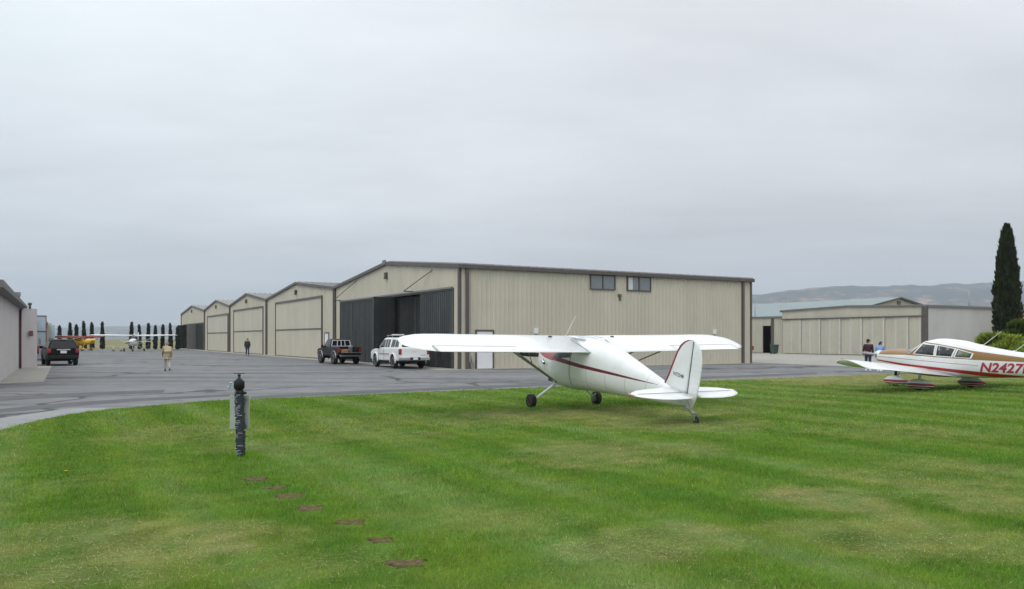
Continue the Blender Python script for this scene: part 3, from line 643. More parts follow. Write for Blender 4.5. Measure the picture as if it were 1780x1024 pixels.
for k in range(np_):
    a = .62 + k * pw; mb = MB(); xo = -.10 if k % 2 else -.04
    mb.box((xo, a + pw / 2, 2.0), (.03, pw - .01, 3.88))
    ribbed(mb, (xo - .02, 0), (0, 1), (-1, 0), a + .22, a + pw, .06, 3.94, pitch=.2, h=.022)
    mb.box((xo - .03, a + .11, 2.0), (.04, .2, 3.88), m=1)
    mb.build('door_panel', [M['beige_pale'], mat('panel_stile', (0.52, 0.51, 0.46), .5) if k == 0 else bpy.data.materials['panel_stile']], h6, merge=False)
# --- lower hangar beyond it, sliding door pushed open
h7 = empty('hangar', (B0.x + U2[0] * 18.6 + .9, B0.y + U2[1] * 18.6 + .5, 0), RZ, 'low hangar beside the big one with a dark open doorway', 'hangar', 'low hangars on the right apron')
mb = MB(); ribbed(mb, (0, 0), (0, 1), (-1, 0), 0.0, 1.8, 0, 4.3); ribbed(mb, (0, 0), (0, 1), (-1, 0), 1.8, 18, 3.3, 4.3); mb.build('front_wall', M['beige_pale'], h7, merge=False)
mb = MB(); mb.box((7, 18, 2.1), (14, .1, 4.2)); mb.box((14, 9, 2.1), (.1, 18, 4.2)); mb.box((7, -.01, 2.1), (14, .1, 4.2)); mb.build('rear_wall', M['beige_pale'], h7)
hangar_roof(h7, 18, 14, 4.3, 4.45, M['roof'], M['greytrim'], .14, .08, ribs=False)
mb = MB(); mb.box((-.08, 1.75, 2.1), (.14, .35, 4.2)); mb.build('downspout', M['trim'], h7)
leaf(h7, 3.2, -.1, 11.5, -.1, .05, 3.4, M['beige_pale'], seam=M['beige_pale']); leaf(h7, 11.6, -.16, 17.8, -.16, .05, 3.4, M['beige_pale'], seam=M['beige_pale'])
# --- teal roofed hangar behind
h8 = empty('hangar', (57.4 - V2[0] * 5.4, 120 - V2[1] * 5.4, 0), RZ, 'hangar behind with a broad pale teal roof and small cream gable', 'hangar')
wg = 10.8
mb = MB(); mb.box((0, 29, 3.3), (.12, 58, 6.6)); mb.box((wg, 29, 3.3), (.12, 58, 6.6)); mb.build('side_wall', M['greywall'], h8)
M['cream'] = mat('cream_wall', (0.48, 0.45, 0.31), .7)
mb = MB(); mb.add([(0, .05, 0), (wg, .05, 0), (wg, .05, 6.6), (wg / 2, .05, 7.7), (0, .05, 6.6)], [(0, 1, 2, 3, 4)]); mb.build('gable_wall', M['cream'], h8)
mb = MB(); mb.add([(0, 57.9, 0), (wg, 57.9, 0), (wg, 57.9, 6.6), (wg / 2, 57.9, 7.7), (0, 57.9, 6.6)], [(0, 1, 2, 3, 4)])
mb.build('gable_wall', M['cream'], h8)
mb = MB()
for a, b_ in ((-9.0, wg / 2), (wg + .5, wg / 2)):
    za = 7.78 - abs(a - wg / 2) * (.2037 if a > 0 else .19)
    mb.add([(a, -.3, za), (b_, -.3, 7.78), (b_, 58.3, 7.78), (a, 58.3, za), (a, -.3, za + .1), (b_, -.3, 7.88), (b_, 58.3, 7.88), (a, 58.3, za + .1)], [(0, 3, 2, 1), (4, 5, 6, 7), (0, 1, 5, 4), (1, 2, 6, 5), (2, 3, 7, 6), (3, 0, 4, 7)])
rf = mb.build('roof', M['teal_roof'], h8, merge=False)
mb = MB(); mb.bar((wg / 2, -.34, 7.80), (wg + .5, -.34, 6.72), .08, .22); mb.bar((wg / 2, -.34, 7.80), (0, -.34, 6.70), .08, .22); mb.build('rake_trim', M['trim'], rf, merge=False)
mb = MB(); mb.box((wg / 2, -.02, 6.95), (.8, .1, .7)); mb.build('vent', M['trim'], h8)
# --- orange building behind the tall cypress
bo = empty('building', (53.8, 76, 0), RZ, 'orange stucco building showing beside the tall cypress trunk', 'building')
mb = MB(); mb.box((5, 3, 2.2), (10, 6, 4.4)); mb.build('wall', M['orange'], bo)
mb = MB(); mb.box((5, 3, 4.48), (10.5, 6.5, .16)); rfo = mb.build('roof', M['roof'], bo)
mb = MB(); mb.box((-.03, 3, 1.05), (.08, 1.0, 2.1)); mb.build('door', M['white_matt'], bo)
mb = MB(); mb.box((4, -.03, 2.2), (1.6, .1, 1.1)); wob_ = mb.build('window', M['trim'], bo); mb = MB(); mb.box((4, -.07, 2.2), (1.4, .06, .9)); mb.build('pane', M['pane'], wob_)
# --- left-hand building, near wall
LB = Vector((-29.1, 47.7)); 
h9 = empty('hangar', (LB.x, LB.y, 0), R(29.05), 'pale low hangar at the left edge with maroon drainpipe', 'hangar', 'pale hangars on the left side')
# local y along the wall (u), x = +v is towards the apron; the building lies at x < 0
mb = MB(); zr = lambda s: 3.72 + (.32 if s < -9 else .32 * (-s) / 9) if s < 0 else 3.72
ribbed(mb, (0, 0), (0, 1), (1, 0), -22, 0, 0, lambda s: 3.60, pitch=.4, h=.006)
mb.build('front_wall', M['pinkwall'], h9, merge=False)
mb = MB(); mb.box((-6, -.02, 1.83), (12, .1, 3.66)); mb.box((-6, -22, 1.83), (12, .1, 3.66)); mb.box((-12, -11, 1.83), (.1, 21.8, 3.66)); mb.build('side_wall', M['pinkwall'], h9)
mb = MB()
for a, b_, za, zb_ in ((-22.3, .25, 3.86, 3.70),):
    mb.add([(.45, a, 3.60), (.45, b_, 3.58), (-12.3, b_, 3.58), (-12.3, a, 3.60), (.45, a, za), (.45, b_, zb_), (-12.3, b_, zb_), (-12.3, a, za)], [(0, 3, 2, 1), (4, 5, 6, 7), (0, 1, 5, 4), (1, 2, 6, 5), (2, 3, 7, 6), (3, 0, 4, 7)])
rfl = mb.build('roof', mat('weathered_grey_roof', (.16, .155, .15), .7), h9, merge=False)
mb = MB(); mb.tube([(.1, -3.1, 3.7), (.1, -3.1, 4.2)], .09); mb.box((.1, -3.1, 4.25), (.26, .26, .22)); mb.build('vent', M['seam'], rfl)
mb = MB(); mb.tube([(.30, -.15, 3.66), (.10, -.15, 3.45), (.10, -.15, 0.02)], .06, n=8); mb.build('drainpipe', M['maroon_pipe'], h9)
leaf(h9, .04, .02, 1.15, .9, .03, 3.58, M['pinkwall'], seam=False)
mb = MB(); mb.box((.62, .50, 2.08), (.03, .30, .32), rz=R(-39)); mb.build('notice', M['maroon_pipe'], h9)
mb = MB(); mb.tube([(.55, .65, 3.58), (.55, .65, 3.8)], .07); mb.lathe([(.07, 3.78), (.11, 3.8), (.11, 3.92), (.001, 3.95)], (.55, .65, 0), n=10); mb.build('lamp', M['trim'], h9)
# second pale hangar, open door of pale blue metal with dark maroon frame
h10 = empty('hangar', (-38.6, 64.9, 0), RZ, 'pale hangar further along at left with pale blue open door', 'hangar', 'pale hangars on the left side')
mb = MB(); ribbed(mb, (-.3, 0), (0, 1), (1, 0), -16, 0, 0, 3.4, pitch=.4, h=.006); ribbed(mb, (-.3, 0), (0, 1), (1, 0), 0, 22, 0, 3.4, pitch=.4, h=.006); mb.build('front_wall', M['pinkwall'], h10, merge=False)
mb = MB(); mb.box((-6.4, -16, 1.7), (12, .1, 3.4)); mb.box((-12.4, 3, 1.7), (.1, 38, 3.4)); mb.box((-6.4, 22, 1.7), (12, .1, 3.4)); mb.build('side_wall', M['pinkwall'], h10)
mb = MB(); mb.box((-6.2, 3, 3.5), (12.6, 38.4, .14)); mb.build('roof', M['roof'], h10)
mb = MB(); mb.box((.50, 0, 1.85), (1.15, .05, 3.55)); dd = mb.build('door_leaf', M['steelblue'], h10)
mb = MB()
for z in (3.60, 2.35, 1.15, .12): mb.box((.50, -.04, z), (1.2, .05, .07))
for x in (-.06, 1.06): mb.box((x, -.04, 1.86), (.06, .05, 3.5))
mb.build('frame', M['maroon_pipe'], dd)
mb = MB(); mb.box((.62, -.06, 1.55), (.10, .04, .5)); mb.build('notice', M['wood'], dd)
mb = MB(); mb.lathe([(.001, -.3), (.07, -.3), (.075, .2), (.03, .28), (.001, .34)], (.5, -.10, .85), n=12); mb.build('fire_extinguisher', M['red'], h10)
mb = MB(); mb.tube([(.15, -.1, 3.62), (.15, -.1, 3.8)], .06); mb.lathe([(.06, 3.78), (.10, 3.8), (.10, 3.92), (.001, 3.95)], (.15, -.1, 0), n=10); mb.build('lamp', M['trim'], h10)
h11 = empty('hangar', (-57.5, 100, 0), RZ, 'farthest pale hangar at left, showing two narrow open door leaves', 'hangar', 'pale hangars on the left side')
mb = MB(); ribbed(mb, (-.3, 0), (0, 1), (1, 0), -14, 20, 0, 3.4, pitch=.4, h=.006); mb.build('front_wall', M['pinkwall'], h11, merge=False)
mb = MB(); mb.box((-6.4, -14, 1.7), (12, .1, 3.4)); mb.box((-12.4, 3, 1.7), (.1, 34, 3.4)); mb.box((-6.4, 20, 1.7), (12, .1, 3.4)); mb.build('side_wall', M['pinkwall'], h11)
mb = MB(); mb.box((-6.2, 3, 3.5), (12.6, 34.4, .14)); mb.build('roof', M['roof'], h11)
mb = MB(); mb.box((.20, 0, 1.85), (.62, .05, 3.6)); mb.build('door_leaf', M['beige_pale'], h11)
mb = MB(); mb.box((.62, 12, 1.85), (.7, .05, 3.5)); mb.build('door_leaf', M['steelblue'], h11)
# ------------------------------------------------------------------ loft helpers for aircraft and vehicles
def pchip(xs, ys):
    xs, ys = np.array(xs, float), np.array(ys, float); h = np.diff(xs); d = np.diff(ys) / h; m = np.zeros_like(xs)
    for i in range(1, len(xs) - 1):
        if d[i - 1] * d[i] > 0: w1, w2 = 2 * h[i] + h[i - 1], h[i] + 2 * h[i - 1]; m[i] = (w1 + w2) / (w1 / d[i - 1] + w2 / d[i])
    m[0], m[-1] = d[0], d[-1]
    def f(x):
        i = int(np.clip(np.searchsorted(xs, x) - 1, 0, len(h) - 1)); t = (x - xs[i]) / h[i]; t = min(max(t, 0), 1)
        return (2 * t**3 - 3 * t**2 + 1) * ys[i] + (t**3 - 2 * t**2 + t) * h[i] * m[i] + (-2 * t**3 + 3 * t**2) * ys[i + 1] + (t**3 - t**2) * h[i] * m[i + 1]
    return f
class Fus:
    def __init__(s, st, n=2.6):
        st = sorted(st); s.xs = [a[0] for a in st]; s.zt = pchip(s.xs, [a[1] for a in st]); s.zb = pchip(s.xs, [a[2] for a in st]); s.w = pchip(s.xs, [a[3] for a in st]); s.n = n
    def ring(s, x, k=40, inset=0.0):
        zt, zb, w = s.zt(x) - inset, s.zb(x) + inset, max(s.w(x) - inset, .005); zc, hz = (zt + zb) / 2, (zt - zb) / 2; e = 2 / s.n; out = []
        for i in range(k):
            t = 2 * math.pi * i / k; c, q = math.cos(t), math.sin(t)
            out.append(Vector((x, w * math.copysign(abs(c) ** e, c), zc + hz * math.copysign(abs(q) ** e, q))))
        return out
    def y(s, x, z):
        zt, zb, w = s.zt(x), s.zb(x), s.w(x); zc, hz = (zt + zb) / 2, (zt - zb) / 2; q = min(abs((z - zc) / hz), .999)
        return w * (1 - q ** s.n) ** (1 / s.n)
    def mesh(s, step=.08, x0=None, x1=None, inset=0.0, k=40, m=0, mb=None):
        mb = mb or MB(); x0 = s.xs[0] if x0 is None else x0; x1 = s.xs[-1] if x1 is None else x1; n_ = max(2, int((x1 - x0) / step))
        xs = sorted(set([round(x0 + (x1 - x0) * i / n_, 5) for i in range(n_ + 1)] + [x for x in s.xs if x0 < x < x1]))
        mb.loft([s.ring(x, k, inset) for x in xs], m, True, True, True); return mb
    def patch(s, poly, side, name, m, parent, off=.006, cell=.06):     # polygon (x, z) laid onto the side of the body
        bm = bmesh.new(); f = bm.faces.new([bm.verts.new((x, 0, z)) for x, z in poly])
        for ax in (0, 2):
            lo, hi = min(p[0 if ax == 0 else 1] for p in poly), max(p[0 if ax == 0 else 1] for p in poly); v = lo + cell
            while v < hi:
                no = (1, 0, 0) if ax == 0 else (0, 0, 1); co = (v, 0, 0) if ax == 0 else (0, 0, v)
                bmesh.ops.bisect_plane(bm, geom=bm.verts[:] + bm.edges[:] + bm.faces[:], plane_co=co, plane_no=no); v += cell
        return s.project(bm, side, name, m, parent, off)
    def project(s, bm, side, name, m, parent, off):
        for v in bm.verts: v.co.y = side * (s.y(v.co.x, v.co.z) + off)
        for f in bm.faces: f.smooth = True
        bmesh.ops.recalc_face_normals(bm, faces=bm.faces)
        me = bpy.data.meshes.new(name)
        for f in bm.faces:
            f.normal_update()
        if bm.faces and sum(f.normal.y * side for f in bm.faces) < 0: bmesh.ops.reverse_faces(bm, faces=bm.faces)
        bm.to_mesh(me); bm.free(); me.materials.append(m); o = bpy.data.objects.new(name, me); COL.objects.link(o); o.parent = parent; return o
AF = [(0, 0), (.0125, .030), (.04, .052), (.1, .074), (.2, .090), (.3, .094), (.42, .088), (.55, .072), (.7, .050), (.85, .026), (1, .003)]
AFL = [(1, -.003), (.85, -.010), (.7, -.018), (.5, -.028), (.3, -.036), (.15, -.038), (.06, -.033), (.02, -.022)]
def aero_ring(y, xle, xte, zle, zte, th=1.0):
    c = xle - xte; return [Vector((xle - c * a, y, zle + (zte - zle) * a + c * b_ * th)) for a, b_ in AF + AFL]
def wing_mesh(mb, secs, m=0):
    return mb.loft([aero_ring(*s_) for s_ in secs], m, True, True, True)
def vsurf(mb, secs, m=0, th=.09):                # fin or rudder: sections (z, x leading, x trailing, half thickness leading, trailing)
    rings = []
    for z, a, b_, ta, tb in secs:
        c = a - b_; rings.append([Vector((a, 0, z)), Vector((a - c * .08, ta * .7, z)), Vector((a - c * .3, ta, z)), Vector((b_ + c * .1, tb, z)), Vector((b_, tb * .6, z)), Vector((b_, -tb * .6, z)), Vector((b_ + c * .1, -tb, z)), Vector((a - c * .3, -ta, z)), Vector((a - c * .08, -ta * .7, z))])
    return mb.loft(rings, m, True, True, True)
def hsurf(mb, secs, m=0):                        # tailplane: sections (y, x leading, x trailing, z, half thickness)
    rings = []
    for y, a, b_, z, t in secs:
        c = a - b_; P = [(0, 0), (.06, .7), (.3, 1), (.7, .6), (1, .15)]
        rings.append([Vector((a - c * q, y, z + t * r_)) for q, r_ in P] + [Vector((a - c * q, y, z - t * r_)) for q, r_ in P[:0:-1]])
    return mb.loft(rings, m, True, True, True)
def text_bm(txt, size, shear=0.0, bold=0.0):
    cu = bpy.data.curves.new('lettering', 'FONT'); cu.body = txt; cu.size = size; cu.shear = shear; cu.offset = bold
    o = bpy.data.objects.new('lettering', cu); COL.objects.link(o); bpy.context.view_layer.update()
    me = bpy.data.meshes.new_from_object(o.evaluated_get(bpy.context.evaluated_depsgraph_get())); bm = bmesh.new(); bm.from_mesh(me)
    bpy.data.objects.remove(o, do_unlink=True); bpy.data.meshes.remove(me); return bm
def band_mat(name, base, layers, x0, x1, z0, z1, rough=.32):
    """paint in flat colours: each layer is (colour, [(x, zlow, zhigh), ...]) in the part's own space"""
    m = mat(name, base, rough, var=.03, scale=1.5, coat=.3, dirt=((.55, .55, .5), 2.5, .2)); n, l = m.node_tree.nodes, m.node_tree.links; b = n['Principled BSDF']
    c = b.inputs['Base Color'].links[0].from_socket
    t = n.new('ShaderNodeTexCoord'); sp = n.new('ShaderNodeSeparateXYZ'); l.new(t.outputs['Object'], sp.inputs[0])
    fx = n.new('ShaderNodeMapRange'); l.new(sp.outputs[0], fx.inputs[0]); fx.inputs[1].default_value = x0; fx.inputs[2].default_value = x1
    fz = mth(n, l, 'DIVIDE', mth(n, l, 'SUBTRACT', sp.outputs[2], z0), z1 - z0)
    for colr, pts in layers:
        pts = sorted(pts); lim = []
        for k in (1, 2):
            lim.append(ramp(n, l, fx.outputs[0], [((p[0] - x0) / (x1 - x0), ((p[k] - z0) / (z1 - z0),) * 3) for p in pts]))
        lo = mth(n, l, 'GREATER_THAN', fz, lim[0]); hi = mth(n, l, 'LESS_THAN', fz, lim[1])
        xa = mth(n, l, 'GREATER_THAN', sp.outputs[0], pts[0][0]); xb = mth(n, l, 'LESS_THAN', sp.outputs[0], pts[-1][0])
        f = mth(n, l, 'MULTIPLY', mth(n, l, 'MULTIPLY', lo, hi), mth(n, l, 'MULTIPLY', xa, xb)); c = mixc(n, l, f, c, colr)
    l.new(c, b.inputs['Base Color']); return m
def tyre_wheel(e, c, r, w, name='wheel', rimm=None, rim_r=.6, hub=None, spokes=0, side=1):
    """tyre with its axis along y; rim as a child"""
    rr = r * rim_r; mb = MB(); h = w / 2
    mb.lathe([(rr, -h * .8), (r * .86, -h), (r * .97, -h * .72), (r, -h * .3), (r, h * .3), (r * .97, h * .72), (r * .86, h), (rr, h * .8)], c, 28, axis='Y')
    o = mb.build(name, M['black'], e)
    mb = MB(); s_ = side
    mb.lathe([(.001, -h * .5), (rr, -h * .5), (rr * 1.02, h * .84), (rr * .92, h * .86), (rr * .86, h * .35), (rr * .3, h * .45), (rr * .22, h * .7), (.001, h * .72)] if s_ > 0 else [(.001, -h * .72), (rr * .22, -h * .7), (rr * .3, -h * .45), (rr * .86, -h * .35), (rr * .92, -h * .86), (rr * 1.02, -h * .84), (rr, h * .5), (.001, h * .5)], c, 24, axis='Y')
    for k in range(spokes):
        a = 2 * math.pi * k / spokes; p = Vector(c) + Vector((math.cos(a) * rr * .55, s_ * h * .55, math.sin(a) * rr * .55))
        mb.box(p, (rr * .75, w * .12, rr * .22), M=Matrix.Rotation(-a, 4, 'Y'), m=0)
    mb.build('rim', rimm or M['alloy'], o); return o
def prop_blades(e, c, r, ang, m, n=2, name='propeller'):
    o_ = MB()
    for k in range(n):
        a = ang + k * 2 * math.pi / n; rings = []
        for q, ch, tw in ((.03, .06, 70), (.18, .07, 55), (.4, .14, 40), (.7, .13, 25), (.92, .09, 18), (1.0, .03, 16)):
            d = Vector((0, math.cos(a), math.sin(a))); t = Vector((0, -math.sin(a), math.cos(a))); ax = Vector((1, 0, 0)); tw = R(tw); u = t * math.cos(tw) + ax * math.sin(tw); w_ = ax * math.cos(tw) - t * math.sin(tw)
            rings.append([Vector(c) + d * r * q + u * (ch / 2 * x) + w_ * (ch * .12 * y) for x, y in ((-1, 0), (-.4, 1), (.5, 1), (1, 0), (.4, -.6), (-.5, -.6))])
        o_.loft(rings, 0, True, True, True)
    return o_.build(name, m, e, merge=False)
def clear_glass(name, tint, refl=1.0):
    m = bpy.data.materials.new(name); m.use_nodes = True; n, l = m.node_tree.nodes, m.node_tree.links; n.remove(n['Principled BSDF'])
    tr = n.new('ShaderNodeBsdfTransparent'); tr.inputs[0].default_value = (*tint, 1); gl = n.new('ShaderNodeBsdfGlossy'); gl.inputs['Roughness'].default_value = .03
    fr = n.new('ShaderNodeFresnel'); fr.inputs[0].default_value = 1.5; mx_ = n.new('ShaderNodeMixShader'); l.new(mth(n, l, 'MULTIPLY', fr.outputs[0], refl, clamp=True), mx_.inputs[0]); l.new(tr.outputs[0], mx_.inputs[1]); l.new(gl.outputs[0], mx_.inputs[2])
    l.new(mx_.outputs[0], n['Material Output'].inputs[0]); return m
M['clear'] = clear_glass('aircraft_glass', (.86, .90, .90), 2.4)
M['cabin'] = mat('grey_cabin', (.24, .235, .22), .85, var=.2)
# ------------------------------------------------------------------ white high-wing tailwheel aircraft on the lawn
CZ = dict(x=1.56, y=21.0, z=1.742, az=-29.3, pt=10.8)
def plane_empty(name, d, label, cat, group=None):
    f = Vector((math.sin(R(d['az'])), math.cos(R(d['az'])), 0)); lft = Vector((-f.y, f.x, 0)); up = Vector((0, 0, 1)); p = R(d['pt'])
    fx = f * math.cos(p) + up * math.sin(p); uz = up * math.cos(p) - f * math.sin(p)
    rot = Matrix((fx, lft, uz)).transposed().to_euler()
    return empty(name, (d['x'], d['y'], d['z']), label=label, cat=cat, group=group, rot=rot)
c1 = plane_empty('airplane', CZ, 'white high-wing tailwheel airplane with dark red stripe parked on the lawn', 'airplane')
F1 = Fus([(1.04, -.50, -.78, .14), (1.0, -.36, -.94, .30), (.90, -.29, -1.04, .42), (.45, -.24, -1.15, .50), (.08, -.18, -1.21, .54), (-.02, -.12, -1.21, .545), (-.30, .12, -1.20, .55), (-.6, .20, -1.16, .55), (-1.1, .235, -1.06, .53), (-1.6, .22, -.98, .465), (-2.4, .09, -.86, .34), (-3.2, -.07, -.745, .225), (-3.8, -.19, -.66, .14), (-4.5, -.33, -.56, .05)], 2.5)
mw1 = band_mat('white_with_dark_red_stripe', (.78, .79, .79), [
    ((.155, .014, .026), [(-3.72, -.275, -.268), (-3.0, -.330, -.292), (-2.2, -.383, -.317), (-1.2, -.445, -.355), (-.2, -.495, -.375), (.05, -.50, -.33)]),
    ((.33, .045, .055), [(-.10, -.50, .3), (.05, -.53, .3), (.5, -.545, .3), (.93, -.49, .3)])] + [((.52, .53, .52), [(x_ - .008, -1.5, z_), (x_ + .008, -1.5, z_)]) for x_, z_ in ((-1.45, -.46), (-2.1, -.41), (-2.75, -.36), (-3.4, .4), (.42, -.53))] + [((.60, .60, .58), [(-4.2, -.632, -.622), (-.8, -.80, -.79)])], -5, 1.2, -1.5, .5)
fu = F1.mesh().build('fuselage', mw1, c1)
for sd_ in (1, -1):
    F1.patch([(-.02, -.36), (-.10, -.16), (-.26, .0), (-.76, .06), (-.78, -.28), (-.30, -.39)], sd_, 'side_window', M['glass'], c1)
    F1.patch([(-.80, -1.0), (-.80, .06), (-.815, .06), (-.815, -1.0)], sd_, 'door_seam', M['gap'], fu, .004)
# windscreen: the front of the cabin between cowl and wing
ws = MB(); rr_ = []
for x in (.04, -.04, -.12, -.20, -.28):
    rg = F1.ring(x, 40, -.006); rr_.append([p for p in rg[2:19]])
ws.loft(rr_, 0, False, False, True); ws.build('windscreen', M['glass'], c1)
WS1 = [(0.25, .0), (2.0, .018), (3.2, .03), (3.9, .04)]; WZ = .072
def w1(side):
    S_ = []
    for y, dz in WS1: S_.append((side * y, .0, -1.48, WZ + dz, WZ - .08 + dz, .84))
    for q, (a, b_) in ((4.25, (-.02, -1.46)), (4.5, (-.06, -1.40)), (4.72, (-.14, -1.28)), (4.88, (-.25, -1.12)), (4.98, (-.40, -.95)), (5.03, (-.58, -.78))):
        dz = .04 + (q - 3.9) * .012; th = .84 if q < 4.6 else .72 if q < 4.9 else .5; S_.append((side * q, a, b_, WZ + dz - .054 * (-a / 1.48), WZ - .08 + dz + .054 * ((b_ + 1.48) / 1.48), th))
    return S_
for sd_ in (1, -1):
    mb = MB(); wing_mesh(mb, w1(sd_)); wg_ = mb.build('wing', M['white'], c1)
    # aileron: thin proud panel over the outer trailing edge, with its hinge line
    def wpt(y, a, off):
        dz = np.interp(y, [.25, 2.0, 3.2, 3.9, 5.0], [0, .018, .03, .04, .053]); zz = np.interp(a, [q[0] for q in AF], [q[1] for q in AF]); return Vector((-1.48 * a, sd_ * y, WZ + dz - .08 * a + 1.48 * .84 * zz + off))
    mb = MB()
    mb.loft([[wpt(y, .76, .004), wpt(y, .775, .004)] for y in (2.3, 3.0, 3.7, 4.45)], 0, False, False, False)
    mb.loft([[wpt(y, a, .004) for a in (.768, .85, .93, .995)] for y in (4.43, 4.455)], 0, False, False, False); mb.build('aileron_gap', M['hairline'], wg_, merge=False)
    mb = MB(); mb.loft([[wpt(y, a, .010) for a in (.79, .85, .93, 1.008)] for y in (2.33, 3.0, 3.7, 4.2, 4.40)], 0, False, False, True); al = mb.build('aileron', M['white'], wg_, merge=False)
    mb = MB(); mb.tube([(-.35, sd_ * 2.35, .04), (-.02, sd_ * .50, -1.02)], .022, n=10, flat=.5); mb.build('wing_strut', M['strut'], c1)
    mb = MB(); mb.tube([(-1.05, sd_ * 2.35, .0), (-.25, sd_ * .50, -1.04)], .017, n=10, flat=.5); mb.build('wing_strut', M['strut'], c1)
    mb = MB(); mb.tube([(-.22, sd_ * 1.55, .03), (-.13, sd_ * 1.2, -.6)], .010, n=6); mb.build('jury_strut', M['steel'], c1)
    # wing root fairing line
    mb = MB(); mb.bar((-.7, sd_ * .52, .165), (-1.48, sd_ * .47, .018), .010, .012); mb.build('root_seam', M['hairline'], wg_)
    mb = MB(); mb.lathe([(.001, .0), (.05, .0), (.05, .025), (.001, .03)], (-.42, sd_ * .95, .17), n=12); mb.build('fuel_cap', M['gap'], wg_)
for y in (.28, -.28):
    mb = MB(); rings = []
    for x in (-.45, -.62, -.8, -.98): rings.append([Vector((x, y + o_ * (1 - .6 * abs(x + .72) / .27 * .5), F1.zt(x) - (.012 if abs(y) < .3 else 0) + .03)) for o_ in (-.07, .07)])
    mb.loft(rings, 0, False, False, True); mb.build('skylight', M['skylight'], c1)
# wing centre section over the cabin
mb = MB(); wing_mesh(mb, [(-.34, -.02, -1.2, WZ + .01, WZ - .02, .85), (.34, -.02, -1.2, WZ + .01, WZ - .02, .85)]); mb.build('centre_section', M['white'], c1)
# fin and rudder
FZ = [(-.32, -3.62, -4.53), (-.2, -3.78, -4.535), (0, -3.87, -4.54), (.3, -3.97, -4.545), (.55, -4.06, -4.55), (.7, -4.14, -4.55), (.80, -4.25, -4.55), (.85, -4.36, -4.55), (.87, -4.48, -4.55)]
mb = MB(); vsurf(mb, [(z, a, b_, .042 if z < .6 else .025, .032 if z < .6 else .022) for z, a, b_ in FZ]); fin = mb.build('fin', M['white'], c1)
mb = MB(); sc_ = []
for z, a, b_ in FZ[1:]:
    wdt = min(.07, (a - b_) * .4); sc_.append((z + (.004 if z > .8 else 0), a + .012, a - wdt, .030 if z < .6 else .026, .042 if z < .6 else .027))
rings = [[Vector((a, 0, z)), Vector((a - .03, t1, z)), Vector((b_, t2, z)), Vector((b_, -t2, z)), Vector((a - .03, -t1, z))] for z, a, b_, t1, t2 in sc_]
mb.loft(rings, 0, True, True, True); mb.build('fin_stripe', M['maroon'], fin)
RZS = [(-.62, -4.58, -4.62), (-.58, -4.555, -4.70), (-.48, -4.554, -4.78), (-.3, -4.554, -4.83), (0, -4.554, -4.87), (.3, -4.555, -4.875), (.5, -4.555, -4.86), (.68, -4.555, -4.80), (.79, -4.555, -4.72), (.85, -4.555, -4.63), (.865, -4.555, -4.59)]
mb = MB(); vsurf(mb, [(z, a, b_, .034 if z < .7 else .02, .012) for z, a, b_ in RZS]); rud = mb.build('rudder', M['white'], c1)
mb = MB()
for k in range(9):
    z = -.35 + k * .125; b_ = np.interp(z, [q[0] for q in RZS], [q[2] for q in RZS])
    for s_ in (1, -1): mb.bar((-4.60, s_ * .036, z), (b_ + .03, s_ * .0135, z), .012, .008)
mb.build('rib_line', M['white_matt'], rud, merge=False)
mb = MB(); mb.bar((-4.551, 0, -.30), (-4.551, 0, .855), .050, .008, up=(1, 0, 0)); mb.build('hinge_gap', M['hairline'], fin)
bm = text_bm('N72548', .115, 0, 0)
for v in bm.verts: v.co = Vector((-4.07 - v.co.x * .90, .046, .035 + v.co.y + v.co.x * -.02))
me = bpy.data.meshes.new('registration_number'); bm.to_mesh(me); bm.free(); me.materials.append(M['blackplastic']); o = bpy.data.objects.new('registration_number', me); COL.objects.link(o); o.parent = fin
# tailplane and elevators
for sd_ in (1, -1):
    ys_ = [.03, .30, .64, .94, 1.15, 1.30, 1.39, 1.43]
    le = [-4.02, -4.03, -4.08, -4.15, -4.22, -4.30, -4.38, -4.46]; te = [-4.88, -4.93, -4.95, -4.90, -4.80, -4.70, -4.60, -4.50]
    hg = [-4.50] * 5 + [-4.48, -4.47, -4.475]
    mb = MB(); hsurf(mb, [(sd_ * y, a, h_, -.27, .032 if y < 1.25 else .018) for y, a, h_ in zip(ys_, le, hg)]); sb = mb.build('stabilizer', M['white'], c1)
    mb = MB(); hsurf(mb, [(sd_ * (y + (.06 if y < .1 else 0)), h_ - .004, t_, -.272, .026 if y < 1.25 else .014) for y, h_, t_ in zip(ys_[:-1], hg, te)]); mb.build('elevator', M['white'], c1)
    mb = MB(); mb.bar((-4.502, sd_ * .1, -.247), (-4.49, sd_ * 1.28, -.249), .007, .008); mb.build('hinge_gap', M['hairline'], sb)
    mb = MB(); mb.tube([(-4.35, sd_ * 1.405, -.27), (-4.42, sd_ * 1.435, -.27), (-4.50, sd_ * 1.435, -.27)], .018, n=8); mb.build('tip_stripe', mat('faded_red', (.6, .25, .22), .5) if sd_ == 1 else bpy.data.materials['faded_red'], sb)
